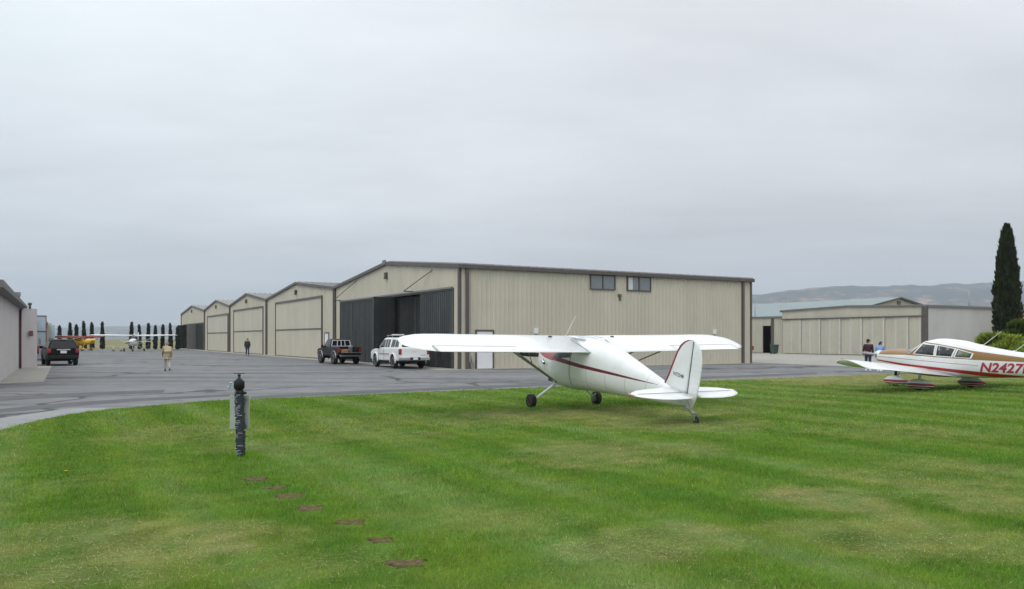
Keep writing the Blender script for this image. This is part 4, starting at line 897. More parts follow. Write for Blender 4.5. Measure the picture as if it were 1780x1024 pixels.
# undercarriage
gear = Matrix.Translation((0, 0, 0))
for sd_ in (1, -1):
    mb = MB(); rings = []
    for t in (0, .2, .5, .8, 1):
        p = Vector((-.02 + .10 * t, sd_ * (.40 + .54 * t), -1.14 - .44 * t)); wd = .085 - .045 * t; th = .022 - .006 * t
        rings.append([p + Vector((wd, 0, 0)), p + Vector((0, sd_ * th, th)), p + Vector((-wd, 0, 0)), p + Vector((0, -sd_ * th, -th))])
    mb.loft(rings, 0, True, True, True); g_ = mb.build('gear_leg', M['white'], c1)
    wl_ = tyre_wheel(c1, (.06, sd_ * 1.02, -1.588), .178, .15, 'main_wheel', M['maroon'] if sd_ > 0 else M['steel'], .55, side=sd_)
    if sd_ < 0:
        mb = MB(); mb.lathe([(.001, -.02), (.10, -.02), (.10, .02), (.001, .02)], (.06, sd_ * 1.02 + .088, -1.588), 16, axis='Y'); mb.tube([(.02, sd_ * .94, -1.56), (.0, sd_ * .93, -1.45)], .03, n=8); mb.build('brake', M['seam'], wl_)
mb = MB(); mb.tube([(-4.44, 0, -.55), (-4.64, 0, -.58), (-4.84, 0, -.63)], [.028, .024, .020], n=8, flat=1.6); mb.box((-4.85, 0, -.625), (.12, .07, .03)); mb.bar((-4.86, .045, -.63), (-4.90, .045, -.76), .012, .05); mb.bar((-4.86, -.045, -.63), (-4.90, -.045, -.76), .012, .05)
tw_ = mb.build('tail_spring', M['alloy'], c1)
tyre_wheel(c1, (-4.905, 0, -.752), .085, .05, 'tail_wheel', M['steel'], .5)
mb = MB(); mb.bar((-4.90, -.12, -.62), (-4.84, .12, -.62), .02, .015); mb.tube([(-4.6, .03, -.40), (-4.88, .10, -.62)], .006, n=5); mb.build('steering_arm', M['steel'], c1)
# engine: propeller, spinner, exhaust, antenna
prop_blades(c1, (1.10, 0, -.62), .92, R(3), M['blackplastic'])
mb = MB(); mb.lathe([(.11, 1.03), (.11, 1.10), (.09, 1.16), (.05, 1.21), (.001, 1.23)], (0, 0, -.62), 20, axis='X'); mb.build('spinner', M['white'], c1)
for sd_ in (1, -1):
    mb = MB(); y_ = F1.y(.45, -.62); mb.tube([(.56, sd_ * (y_ - .06), -.60), (.48, sd_ * (y_ + .06), -.62), (.30, sd_ * (y_ + .10), -.66)], .032, n=10); ex = mb.build('exhaust_pipe', M['chrome'], c1)
    mb = MB(); mb.lathe([(.001, 0), (.025, 0), (.025, .01), (.001, .012)], (.295, sd_ * (y_ + .10), -.662), 10, axis='X'); mb.build('exhaust_mouth', M['under'], ex)
mb = MB(); mb.box((.62, 0, -1.19), (.22, .30, .08)); mb.build('cowl_outlet', M['under'], c1, bevel=.02)
mb = MB(); mb.tube([(-.34, .45, .17), (-.72, .45, .76)], [.014, .007], n=6); mb.lathe([(.03, .16), (.03, .19), (.001, .195)], (-.34, .45, 0), 8); mb.build('antenna', M['white'], c1)
# ------------------------------------------------------------------ low-wing aircraft at the right edge
c2 = plane_empty('airplane', dict(x=14.82, y=29.32, z=.015, az=-30.35, pt=0), 'white, tan and red low-wing airplane with wheel fairings at the right edge', 'airplane')
F2 = Fus([(1.60, 1.22, .84, .20), (1.55, 1.28, .75, .36), (1.35, 1.345, .68, .44), (.9, 1.39, .60, .49), (.34, 1.38, .52, .54), (.12, 1.47, .48, .55), (-.2, 1.62, .45, .56), (-.45, 1.715, .43, .565), (-.85, 1.775, .42, .57), (-1.5, 1.715, .42, .555), (-2.22, 1.55, .44, .49), (-3.2, 1.365, .49, .37), (-3.8, 1.29, .52, .29), (-4.6, 1.20, .63, .16), (-5.25, 1.14, .78, .05)], 2.9)
mw2 = band_mat('white_with_tan_and_red', (.76, .78, .79), [
    ((.27, .14, .034), [(-5.25, .96, 1.0), (-3.81, 1.01, 1.145), (-2.12, 1.058, 1.365), (-1.6, 1.085, 1.475), (-.9, 1.12, 1.595), (-.36, 1.15, 1.66), (.08, 1.175, 1.24), (.335, 1.18, 1.33), (.34, 1.18, 2.0), (1.42, 1.18, 2.0)]),
    ((.40, .03, .045), [(-2.35, .855, .872), (1.5, 1.105, 1.122)]),
    ((.43, .022, .030), [(-5.25, .50, .56), (-3.81, .44, .545), (-2.49, .505, .65), (-1.36, .63, .735), (.27, .78, .865), (1.5, .955, 1.0)])], -5.4, 1.8, .3, 2.0)
f2 = F2.mesh(k=48).build('fuselage', [mw2], c2)
def prism(poly, y0, y1):
    mb = MB(); n_ = len(poly); mb.add([(x, y0, z) for x, z in poly] + [(x, y1, z) for x, z in poly], [tuple(range(n_)), tuple(range(2 * n_ - 1, n_ - 1, -1))] + [(i, (i + 1) % n_, n_ + (i + 1) % n_, n_ + i) for i in range(n_)])
    return mb.build('cutter', M['cabin'])
win = [[(-.10, 1.235), (-.38, 1.575), (-.86, 1.535), (-.83, 1.185)], [(-.97, 1.525), (-1.57, 1.42), (-1.46, 1.155), (-.93, 1.18)], [(-1.69, 1.395), (-2.14, 1.265), (-2.08, 1.12), (-1.59, 1.145)]]
FI = Fus([(.30, 1.30, .66, .44), (.05, 1.40, .60, .49), (-.45, 1.65, .56, .51), (-.85, 1.71, .55, .515), (-1.5, 1.65, .56, .50), (-2.2, 1.46, .62, .42)], 2.9)
wsp = [(.345, 1.33), (.12, 1.245), (-.34, 1.635), (-.42, 1.675), (-.42, 1.95), (.40, 1.95), (.36, 1.40)]
cut(f2, [FI.mesh(step=.2, k=32).build('cutter', M['cabin'])] + [prism(p, -1, 1) for p in win] + [prism(wsp, -1, 1)])
for p in f2.data.polygons: p.use_smooth = True
for sd_ in (1, -1):
    for p in win:
        w_ = F2.patch(p, sd_, 'side_window', M['clear'], c2, -.008)
        cxp, czp = sum(q[0] for q in p) / 4, sum(q[1] for q in p) / 4; bm = bmesh.new()
        for i in range(4):
            a, b_ = Vector(p[i]), Vector(p[(i + 1) % 4]); o_ = lambda v: v + (v - Vector((cxp, czp))).normalized() * .058; ns = 6
            for k in range(ns):
                q0, q1 = a.lerp(b_, k / ns), a.lerp(b_, (k + 1) / ns); r0, r1 = o_(a).lerp(o_(b_), k / ns), o_(a).lerp(o_(b_), (k + 1) / ns)
                bm.faces.new([bm.verts.new((v.x, 0, v.y)) for v in (q0, q1, r1, r0)])
        F2.project(bm, sd_, 'frame', M['white'], w_, .006)
mb = MB(); rings = []
for x in np.linspace(.335, -.41, 10):
    zc = 1.33 - (.345 - x) * .378 if x > .12 else 1.245 + (.12 - x) * .848
    zt, zb, w_, hz = F2.zt(x) - .012, F2.zb(x), F2.w(x) - .012, 0; hz = (zt - zb) / 2; zm = (zt + zb) / 2
    q = min(max((zc - zm) / hz, 0), .985); t0 = math.asin(q ** (F2.n / 2)); e_ = 2 / F2.n
    rings.append([Vector((x, w_ * math.copysign(abs(math.cos(t)) ** e_, math.cos(t)), zm + hz * abs(math.sin(t)) ** e_)) for t in np.linspace(t0, math.pi - t0, 19)])
mb.loft(rings, 0, False, False, True); wso = mb.build('windscreen', M['clear'], c2)
for sd_ in (1, -1):
    mb = MB(); pts = []
    for x, z in ((.13, 1.225), (-.1, 1.42), (-.33, 1.615), (-.42, 1.68)): pts.append((x, sd_ * (F2.y(x, z) + .004), z))
    mb.tube(pts, .024, n=6); mb.build('pillar', M['white'], wso)
for y in (.26, -.26):
    mb = MB(); mb.box((-.62, y, .86), (.5, .44, .16)); mb.bar((-.82, y, .85), (-.98, y, 1.36), .42, .14); mb.box((-1.0, y, 1.44), (.12, .26, .14)); mb.build('seat', M['cabin'], c2, bevel=.04, merge=False)
mb = MB(); mb.box((-1.75, 0, .86), (.5, .86, .18)); mb.bar((-1.95, 0, .8), (-2.08, 0, 1.12), .8, .14); mb.build('rear_seat', M['cabin'], c2, bevel=.04, merge=False)
mb = MB(); mb.box((.16, 0, 1.12), (.12, .92, .34)); mb.build('instrument_panel', M['under'], c2, bevel=.03)
for sd_ in (1, -1):
    secs = [(sd_ * .3, .06, -1.62, .61, .45, .95)]
    for y, a, b_, th in ((4.1, .06, -1.60, 1.1),):
        dz = (y - .3) * .083; secs.append((sd_ * y, a, b_, .61 + dz, .45 + dz, th))
    rings = [aero_ring(*s_) for s_ in secs]; last = rings[-1]; nu = len(AF)
    for q in (.15, .3, .45, .6, .75, .88, .97):               # drooped tip: the underside sweeps up to the top edge
        rg = []
        for i, p in enumerate(last):
            y = sd_ * (4.1 + .55 * math.sin(q * math.pi / 2)); xx = p.x + (-.22 - p.x) * (q ** 4) * .35; z = p.z + .040 * q
            if i >= nu or i == nu - 1:
                zu = float(np.interp(-(p.x - .06), [1.66 * a for a, _ in AF], [b_ for _, b_ in AF])) * 1.66 * 1.1; zc_ = last[0].z - .16 * (-(p.x - .06)) / 1.66; z = z + (zc_ + zu - p.z) * q ** 1.6
            rg.append(Vector((xx, y, z)))
        rings.append(rg)
    mb = MB(); mb.loft(rings, 0, True, True, True); wg_ = mb.build('wing', M['white'], c2)
    mb = MB(); rings = []
    def w2(y, a, off): zz = np.interp(a, [q[0] for q in AF], [q[1] for q in AF]) * .93; return Vector((.06 - 1.64 * a, sd_ * y, .61 + (y - .3) * .083 - .16 * a + 1.66 * zz + off))
    mb.loft([[w2(y, .80, .006), w2(y, .812, .006)] for y in (.8, 2, 3, 4.1)], 0, False, False, False); mb.build('hinge_gap', M['gap'], wg_, merge=False)
    mb = MB(); mb.loft([[w2(y, a, .007) for a in (.70, .55, .42, .40)] for y in (.54, 1.0)], 0, False, False, False); mb.build('walkway', M['gap'], wg_, merge=False)
    mb = MB(); mb.lathe([(.001, 0), (.05, .0), (.045, .03), (.001, .045)], (-.12, sd_ * 4.50, 1.075), 12); mb.build('tip_light', M['taillight'] if sd_ > 0 else M['stemgreen'], wg_)
pm = band_mat('white_with_red_and_black_lines', (.72, .74, .72), [((.42, .03, .04), [(-.7, .20, .245), (.7, .20, .245)]), ((.03, .02, .02), [(-.7, .165, .198), (.7, .165, .198)]), ((.40, .03, .04), [(-.7, .095, .14), (.7, .095, .14)])], -.8, .8, 0, .5)
for (x, y, lg) in ((.98, 0, .48), (-.95, 1.52, .52), (-.95, -1.52, .52)):
    FP = Fus([(.50, .235, .18, .03), (.44, .285, .12, .07), (.25, .37, .055, .115), (0, .40, .045, .125), (-.25, .35, .055, .10), (-.45, .26, .12, .05), (-.55, .21, .18, .012)], 2.3)
    g_ = FP.mesh(step=.06, k=28).build('wheel_fairing', pm, c2); g_.location = (x, y, 0)
    mb = MB(); mb.tube([(.02, 0, .36), (.0, 0, .62)], .055, n=10, flat=.7)
    if y == 0: mb.tube([(-.07, 0, .40), (-.13, .0, .52), (-.04, 0, .60)], .016, n=6)
    l_ = mb.build('gear_leg', M['white'] if y else M['under'], c2); l_.location = (x, y, 0)
    tw_ = tyre_wheel(c2, (x + .02, y, .155), .155, .13, 'wheel', M['steel'], .5)
prop_blades(c2, (1.74, 0, 1.18), .94, R(4), M['steel'])
mb = MB(); mb.lathe([(.16, 1.60), (.17, 1.66), (.15, 1.76), (.09, 1.87), (.001, 1.93)], (0, 0, 1.05), 24, axis='X')
mb2 = MB(); mb2.lathe([(.15, 1.60), (.155, 1.66), (.13, 1.76), (.08, 1.86), (.001, 1.91)], (0, 0, 1.18), 24, axis='X'); mb2.build('spinner', M['white'], c2)
for sd_ in (1, -1):
    mb = MB(); mb.box((1.585, sd_ * .235, 1.10), (.05, .2, .17)); mb.build('cowl_inlet', M['under'], c2, bevel=.03)
mb = MB(); mb.box((1.5, .30, .80), (.16, .08, .16)); mb.build('cowl_intake', M['under'], c2, bevel=.03)
for x, y in ((-2.22, 0), (-3.25, 0)):
    mb = MB(); zb = F2.zt(x); mb.tube([(x, y, zb - .02), (x - .62, y, zb + .46)], [.012, .006], n=6); mb.lathe([(.03, zb - .02), (.03, zb + .025), (.001, zb + .03)], (x, y, 0), 8); mb.build('antenna', M['white'], c2)
mb = MB(); vsurf(mb, [(z, a, b_, .05 if z < 2 else .03, .015) for z, a, b_ in ((1.1, -4.0, -5.2), (1.25, -4.3, -5.25), (1.8, -4.72, -5.42), (2.15, -4.95, -5.52), (2.22, -5.05, -5.54))]); mb.build('fin', M['white'], c2)
mb = MB(); hsurf(mb, [(y, -4.62 - abs(y) * .02, -5.38, 1.02, .04 if abs(y) < 1.4 else .02) for y in (-1.55, -1.45, -.8, -.1, .1, .8, 1.45, 1.55)]); mb.build('stabilator', M['white'], c2)
for sd_, x0 in ((1, -2.37),):
    bm = text_bm('N2427R', .40, .25, .012)
    for k in range(1, 8): bmesh.ops.bisect_plane(bm, geom=bm.verts[:] + bm.edges[:] + bm.faces[:], plane_co=(0, k * .045, 0), plane_no=(0, 1, 0))
    wmax = max(v.co.x for v in bm.verts)
    for v in bm.verts: v.co = Vector((x0 - v.co.x * 1.56 / wmax, 0, .675 + v.co.y * 1.06 - v.co.x * .012))
    F2.project(bm, sd_, 'registration_number', M['crimson'], f2, .007)
# ------------------------------------------------------------------ far aircraft
def far_plane(d, label, body, wingm, stations, wz, span, chord, tri, trimm, group=None, spats=None):
    e = plane_empty('airplane', d, label, 'airplane', group); F_ = Fus(stations, 2.5)
    F_.mesh(step=.2, k=24).build('fuselage', body, e)
    for sd_ in (1, -1):
        mb = MB(); wing_mesh(mb, [(sd_ * y, a, b_, wz + dz + .04, wz + dz, th) for y, a, b_, dz, th in ((.2, 0, -chord, 0, 1), (span * .28, 0, -chord, .03, 1), (span * .46, -.05, -chord * .85, .08, .9), (span * .5, -.3, -chord * .7, .10, .4))]); mb.build('wing', wingm, e)
        mb = MB(); mb.tube([(-.5, sd_ * span * .24, wz + .02), (-.15, sd_ * .45, stations[3][2] + .15)], .035, n=6); mb.build('wing_strut', body, e)
    xs_ = min(s_[0] for s_ in stations); F_p = [(-.62, .02), (-.3, .06), (.0, .25), (-.05, .30)]
    for sd_ in (1, -1):
        F_.patch([(.0, wz - .48), (-.25, wz - .08), (-1.5, wz - .1), (-1.7, wz - .4)], sd_, 'side_window', M['glass'], e, .01, .3)
    mb = MB(); rr = [[p for p in F_.ring(x, 24, -.01)[2:11]] for x in (.40, .25, .10, -.05)]; mb.loft(rr, 0, False, False, True); mb.build('windscreen', M['glass'], e)
    zt = F_.zt(xs_)
    mb = MB(); vsurf(mb, [(z + zt, a + xs_, b_ + xs_, .05, .02) for z, a, b_ in ((-.2, 1.3, -.1), (.1, .95, -.15), (.9, .45, -.35), (1.15, .3, -.40), (1.2, .1, -.38))]); mb.build('fin', trimm, e)
    mb = MB(); hsurf(mb, [(y, xs_ + .75 - abs(y) * .08, xs_ - .15, zt - .12, .04) for y in (-1.65, -1.5, -.1, .1, 1.5, 1.65)]); mb.build('stabilizer', trimm, e)
    zg = -d['z']
    for x, y, r in (tri if d['pt'] < 5 else tri):
        wl_ = tyre_wheel(e, (x, y, zg_of(d, x) + r), r, .16, 'wheel', M['steel'], .5)
        if spats is not None:
            FP = Fus([(.42, .02, -.05, .03), (.2, .17, -.14, .10), (-.1, .18, -.14, .11), (-.5, .04, -.02, .02)], 2.2); sp_ = FP.mesh(step=.1, k=16).build('wheel_fairing', spats, e); sp_.location = (x, y, zg_of(d, x) + r)
        mb = MB(); mb.tube([(x, y * .97, zg_of(d, x) + r), (x + (.0 if y else .1), y * .35, F_.zb(x) + .12 if x < .9 else F_.zb(.9) + .1)], .04, n=6); mb.build('gear_leg', body, e)
    x1 = max(s_[0] for s_ in stations); zc = (F_.zt(x1) + F_.zb(x1)) / 2
    mb = MB(); mb.lathe([(.14, x1 - .02), (.13, x1 + .1), (.07, x1 + .22), (.001, x1 + .27)], (0, 0, zc), 14, axis='X'); mb.build('spinner', body, e)
    prop_blades(e, (x1 + .08, 0, zc), .95, R(15), M['blackplastic']); return e
def zg_of(d, x): p = R(d['pt']); return (-d['z'] - x * math.sin(p)) / math.cos(p)
d1 = dict(x=-51.6, y=110.3, z=2.05, az=161, pt=1)
st1 = [(1.45, -.55, -.95, .2), (1.35, -.42, -1.15, .42), (.9, -.36, -1.28, .5), (.35, -.30, -1.32, .53), (-.1, .05, -1.33, .55), (-1.5, .06, -1.28, .54), (-2.4, -.2, -1.1, .42), (-4, -.42, -.9, .22), (-5.8, -.5, -.72, .06)]
cw = far_plane(d1, 'white high-wing airplane facing the camera far down the apron', M['white'], M['white'], st1, .05, 11.0, 1.6, [(1.0, 0, .18), (-.75, 1.25, .21), (-.75, -1.25, .21)], M['white'])
mb = MB(); mb.lathe([(.001, .2), (.12, .2), (.13, .34), (.001, .42)], (-.7, 0, 0), 10); mb.build('beacon', M['white'], cw)
d2 = dict(x=-61.8, y=116.8, z=1.95, az=98, pt=9)
st2 = [(1.5, -.55, -.85, .18), (1.4, -.42, -1.05, .38), (.9, -.38, -1.12, .42), (.35, -.34, -1.15, .42), (-.1, .05, -1.15, .42), (-1.5, .03, -1.05, .40), (-2.4, -.25, -.95, .32), (-4, -.42, -.8, .18), (-5.1, -.5, -.66, .05)]
far_plane(d2, 'small yellow airplane with red wings half hidden by the black suv', M['yellow'], M['red'], st2, .05, 10.6, 1.5, [(.15, 1.0, .24), (.15, -1.0, .24), (-4.9, 0, .09)], M['yellow'], spats=M['yellow'])
# ------------------------------------------------------------------ vehicles
def body_prism(name, poly, hw, m, e, bevel=.05, segs=3, wells=(), hollow=None, parent=None):
    """side outline (x, z) given its width by hw(x, z), with rounded shoulders"""
    bm = bmesh.new(); n_ = len(poly)
    L = [bm.verts.new((x, hw(x, z), z)) for x, z in poly]; Rr = [bm.verts.new((x, -hw(x, z), z)) for x, z in poly]
    fl = bm.faces.new(L); fr = bm.faces.new(Rr[::-1])
    for i in range(n_): bm.faces.new((L[i], Rr[i], Rr[(i + 1) % n_], L[(i + 1) % n_]))
    bmesh.ops.recalc_face_normals(bm, faces=bm.faces); bm.edges.ensure_lookup_table()
    ed = [x for x in bm.edges if (x.verts[0] in L) == (x.verts[1] in L)]
    bmesh.ops.bevel(bm, geom=ed, offset=bevel, segments=segs, affect='EDGES', profile=.6)
    cr = [x for x in bm.edges if len(x.link_faces) == 2 and x.calc_face_angle(0) > R(25)]
    bmesh.ops.triangulate(bm, faces=[f for f in bm.faces if len(f.verts) > 4])
    me = bpy.data.meshes.new(name); bm.to_mesh(me); bm.free(); me.materials.append(m); o = bpy.data.objects.new(name, me); COL.objects.link(o); o.parent = parent or e
    cs = []
    for x, r, yy in wells:
        for s_ in (1, -1):
            mb = MB(); mb.lathe([(r, -.20), (r, .20)], (x, s_ * yy, wells_z(r)), 28, axis='Y'); cs.append(mb.build('cutter', M['under']))
    if hollow: cs.append(MB().box(*hollow).build('cutter', M['blackplastic']))
    for c_ in cs: c_.parent = o.parent
    if cs: cut(o, cs)
    for p in o.data.polygons: p.use_smooth = True
    o.data.set_sharp_from_angle(angle=R(38)); return o
def wells_z(r): return r - .055
def side_glass(e, polys, hw, m=None, name='side_window', off=.006):
    for s_ in (1, -1):
        for p in polys:
            mb = MB(); mb.add([(x, s_ * (hw(x, z) + off), z) for x, z in p] + [(x, s_ * (hw(x, z) - .02), z) for x, z in p], [tuple(range(len(p)))] + [(i, (i + 1) % len(p), len(p) + (i + 1) % len(p), len(p) + i) for i in range(len(p))])
            mb.build(name, m or M['glass'], e, merge=False)
def quad_panel(e, name, pts, m, t=.02):                # thin panel from 4 corner points, given thickness inwards
    P = [Vector(p) for p in pts]; nrm = (P[1] - P[0]).cross(P[2] - P[0]).normalized(); mb = MB()
    n_ = len(P); mb.add(P + [p - nrm * t for p in P], [tuple(range(n_)), tuple(range(2 * n_ - 1, n_ - 1, -1))] + [(i, n_ + i, n_ + (i + 1) % n_, (i + 1) % n_) for i in range(n_)]); return mb.build(name, m, e, merge=False)
def vehicle(x, y, az, label, cat, group=None, name='car'):
    h = Vector((math.sin(R(az)), math.cos(R(az)))); return empty(name, (x, y, .006), math.atan2(h.y, h.x), label, cat, group)
def lerp_hw(tab):
    zs = [a for a, b_ in tab]; ws_ = [b_ for a, b_ in tab]; return lambda x, z: float(np.interp(z, zs, ws_))
VG = 'vehicles parked on the apron'
# white pickup with canopy
t1 = vehicle(-6.95, 49.8, -27.5, 'white pickup truck with a windowed canopy, parked under the wing tip', 'pickup truck', VG, 'pickup_truck')
hwl = lerp_hw([(.4, .90), (.8, .975), (1.0, .97), (1.22, .93)]); hwu = lambda x, z: float(np.interp(z, [1.18, 1.84], [.92, .73]))
body_prism('body', [(-2.62, .62), (-2.66, .95), (-2.63, 1.22), (-.9, 1.23), (1.15, 1.20), (1.9, 1.15), (2.45, 1.06), (2.66, .93), (2.70, .55), (2.55, .42), (-2.4, .46)], hwl, M['white'], t1, .06, wells=((1.75, .46, .88), (-1.55, .46, .88)))
cabp = body_prism('cab', [(-.92, 1.19), (-.84, 1.80), (-.6, 1.84), (.25, 1.84), (.52, 1.79), (1.25, 1.19)], hwu, M['white'], t1, .07)
shp = body_prism('canopy', [(-2.60, 1.20), (-2.34, 1.74), (-2.24, 1.80), (-.97, 1.84), (-.97, 1.20)], lambda x, z: hwu(x, z) + .005, M['white'], t1, .06)
side_glass(cabp, [[(1.05, 1.25), (.52, 1.70), (.14, 1.73), (.10, 1.25)], [(.02, 1.25), (.05, 1.73), (-.32, 1.73), (-.35, 1.25)], [(-.42, 1.25), (-.40, 1.73), (-.76, 1.72), (-.82, 1.25)]], hwu)
side_glass(shp, [[(-1.06, 1.28), (-1.08, 1.72), (-1.66, 1.70), (-1.70, 1.28)], [(-1.78, 1.28), (-1.76, 1.70), (-2.22, 1.66), (-2.42, 1.28)]], lambda x, z: hwu(x, z) + .005)
quad_panel(shp, 'rear_window', [(-2.565, .74, 1.28), (-2.385, .66, 1.66), (-2.385, -.66, 1.66), (-2.565, -.74, 1.28)][::-1], M['glass'])
quad_panel(cabp, 'windscreen', [(1.19, .82, 1.25), (1.19, -.82, 1.25), (.58, -.68, 1.75), (.58, .68, 1.75)], M['glass'])
mb = MB(); mb.box((-2.655, 0, .94), (.03, 1.50, .50)); tg = mb.build('tailgate', M['white'], t1, bevel=.012)
mb = MB(); mb.box((-2.675, 0, 1.06), (.03, .22, .07)); mb.build('handle', M['white_matt'], tg, bevel=.01)
mb = MB(); mb.box((-2.674, -.55, .80), (.008, .26, .035)); mb.build('badge', M['steel'], tg)
for s_ in (1, -1):
    mb = MB(); mb.box((-2.60, s_ * .865, 1.0), (.14, .17, .34)); mb.build('taillight', M['taillight'], t1, bevel=.03)
    mb = MB(); mb.box((2.58, s_ * .72, .88), (.2, .38, .2)); mb.build('headlight', M['pane'], t1, bevel=.04)
    mb = MB(); mb.box((.95, s_ * 1.06, 1.28), (.12, .2, .24)); mb.bar((.98, s_ * .9, 1.22), (.98, s_ * 1.0, 1.24), .06, .06); mb.build('mirror', M['blackplastic'], t1, bevel=.03)
    for x in (1.75, -1.55):
        tyre_wheel(t1, (x, s_ * .84, .39), .39, .25, 'wheel', M['alloy'], .62, spokes=6, side=s_)
        mb = MB(); rings = []
        for k in range(15):
            a = R(-8 + k * 196 / 14); rings.append([Vector((x + math.cos(a) * q, s_ * yy, .405 + math.sin(a) * q)) for q, yy in ((.455, .93), (.455, 1.0), (.53, .985), (.53, .93))])
        mb.loft(rings, 0, True, True, True); mb.build('fender_flare', M['white'], t1)
    mb = MB(); mb.box((.15, s_ * .965, .86), (1.9, .02, .04)); mb.build('door_moulding', M['seam'], t1)
    for x in (1.06, .06): 
        mb = MB(); mb.box((x, s_ * .968, .86), (.012, .012, .70)); mb.build('door_seam', M['gap'], t1)
    mb = MB(); mb.box((.35, s_ * .97, 1.08), (.2, .03, .05)); mb.build('door_handle', M['white_matt'], t1)
mb = MB(); mb.box((-2.74, 0, .60), (.20, 1.86, .19)); bp_ = mb.build('rear_bumper', M['chrome'], t1, bevel=.04)
mb = MB(); mb.box((-2.845, 0, .60), (.02, .62, .15)); mb.build('plate_recess', M['blackplastic'], bp_); mb = MB(); mb.box((-2.858, 0, .60), (.012, .30, .13)); mb.build('license_plate', M['plate'], bp_)
mb = MB(); mb.box((2.74, 0, .60), (.2, 1.86, .26)); mb.build('front_bumper', M['chrome'], t1, bevel=.05); mb = MB(); mb.box((2.68, 0, .90), (.06, 1.0, .22)); mb.build('grille', M['blackplastic'], t1)
mb = MB(); mb.box((0, 0, .43), (4.6, 1.5, .12)); mb.tube([(-1.55, .8, .39), (-1.55, -.8, .39)], .07); mb.lathe([(.001, -.14), (.16, -.12), (.16, .12), (.001, .14)], (-1.55, 0, .39), 12); mb.build('chassis', M['under'], t1, merge=False)
mb = MB()
for x in (-.55, .25):
    mb.tube([(x, .70, 1.96), (x, -.70, 1.96)], .025, n=6)
    for s_ in (1, -1): mb.tube([(x, s_ * .62, 1.82), (x, s_ * .62, 1.96)], .022, n=6)
for s_ in (1, -1): mb.tube([(-.7, s_ * .62, 1.97), (.4, s_ * .62, 1.97)], .022, n=6)
mb.build('roof_rack', M['steel'], t1, merge=False)
mb = MB(); mb.box((-.05, .1, 2.01), (.9, .5, .07)); mb.build('rack_board', M['white_matt'], t1)
# dark pickup with an open bed
t2 = vehicle(-12.35, 57.6, -31.5, 'black lifted pickup truck with open bed and lowered tailgate', 'pickup truck', VG, 'pickup_truck')
hb = lerp_hw([(.55, .80), (.9, .85), (1.18, .83)]); hc = lambda x, z: float(np.interp(z, [1.15, 1.76], [.82, .64]))
M['dkpaint'] = mat('dark_charcoal_paint', (.007, .0068, .008), .3, var=.15, spec=.25)
body_prism('body', [(-2.30, .66), (-2.32, 1.18), (-.45, 1.18), (.85, 1.16), (1.95, 1.08), (2.2, .98), (2.26, .62), (2.1, .54), (-2.2, .60)], hb, M['dkpaint'], t2, .05, wells=((1.42, .48, .78), (-1.38, .48, .78)), hollow=((-1.50, 0, 1.05), (1.7, 1.36, .62)))
cb = body_prism('cab', [(-.52, 1.14), (-.48, 1.70), (-.3, 1.75), (.35, 1.75), (.5, 1.71), (1.0, 1.14)], hc, M['dkpaint'], t2, .07)
side_glass(cb, [[(.82, 1.20), (.44, 1.64), (-.06, 1.66), (-.10, 1.20)], [(-.16, 1.22), (-.14, 1.64), (-.42, 1.64), (-.45, 1.22)]], hc)
quad_panel(cb, 'windscreen', [(.96, .74, 1.19), (.96, -.74, 1.19), (.55, -.60, 1.66), (.55, .60, 1.66)], M['glass'])
mb = MB()
zA, zB = 1.24, 1.64; ya, yb = .70, .62
for z, yy in ((zA, ya), (zB, yb)): mb.box((-.535 + (z - 1.2) * .07, 0, z), (.04, 2 * yy, .045))
for q in (-1, -.42, 0, .42, 1): mb.bar((-.535, q * ya, zA), (-.505, q * yb, zB), .045, .04, up=(1, 0, 0))
rw = mb.build('rear_window', M['white_matt'], cb, merge=False)
quad_panel(rw, 'pane', [(-.525, ya, zA), (-.495, yb, zB), (-.495, -yb, zB), (-.525, -ya, zA)][::-1], M['glass'])
mb = MB(); mb.box((-2.56, 0, .78), (.5, 1.44, .05)); mb.build('tailgate', M['dkpaint'], t2, bevel=.012)
mb = MB(); mb.box((-2.56, 0, .812), (.46, 1.36, .012)); mb.build('tailgate_liner', M['seam'], t2)
for s_ in (1, -1):
    mb = MB(); mb.box((-2.30, s_ * .76, .98), (.06, .15, .32)); mb.build('taillight', M['taillight'], t2, bevel=.02)
    mb = MB(); mb.box((.78, s_ * .93, 1.22), (.12, .18, .2)); mb.bar((.80, s_ * .78, 1.18), (.80, s_ * .88, 1.2), .05, .05); mb.build('mirror', M['blackplastic'], t2, bevel=.03)
    mb = MB(); mb.box((2.16, s_ * .62, .92), (.16, .34, .17)); mb.build('headlight', M['pane'], t2, bevel=.03)
    for x in (1.42, -1.38):
        tyre_wheel(t2, (x, s_ * .78, .42), .42, .29, 'wheel', M['alloy'], .55, spokes=5, side=s_)
        mb = MB(); rings = []
        for k in range(15):
            a = R(-4 + k * 188 / 14); rings.append([Vector((x + math.cos(a) * q, s_ * yy, .43 + math.sin(a) * q)) for q, yy in ((.475, .82), (.475, .885), (.515, .88), (.515, .82))])
        mb.loft(rings, 0, True, True, True); mb.build('fender_trim', M['alloy'], t2)
mb = MB(); mb.box((-2.42, 0, .60), (.16, 1.5, .14)); mb.build('rear_bumper', M['steel'], t2, bevel=.03); mb = MB(); mb.box((2.3, 0, .68), (.16, 1.6, .2)); mb.build('front_bumper', M['steel'], t2, bevel=.04)
mb = MB(); mb.box((0, 0, .52), (4.2, 1.1, .14)); mb.tube([(-1.38, .75, .42), (-1.38, -.75, .42)], .07); mb.tube([(1.42, .75, .42), (1.42, -.75, .42)], .07); mb.build('chassis', M['under'], t2, merge=False)
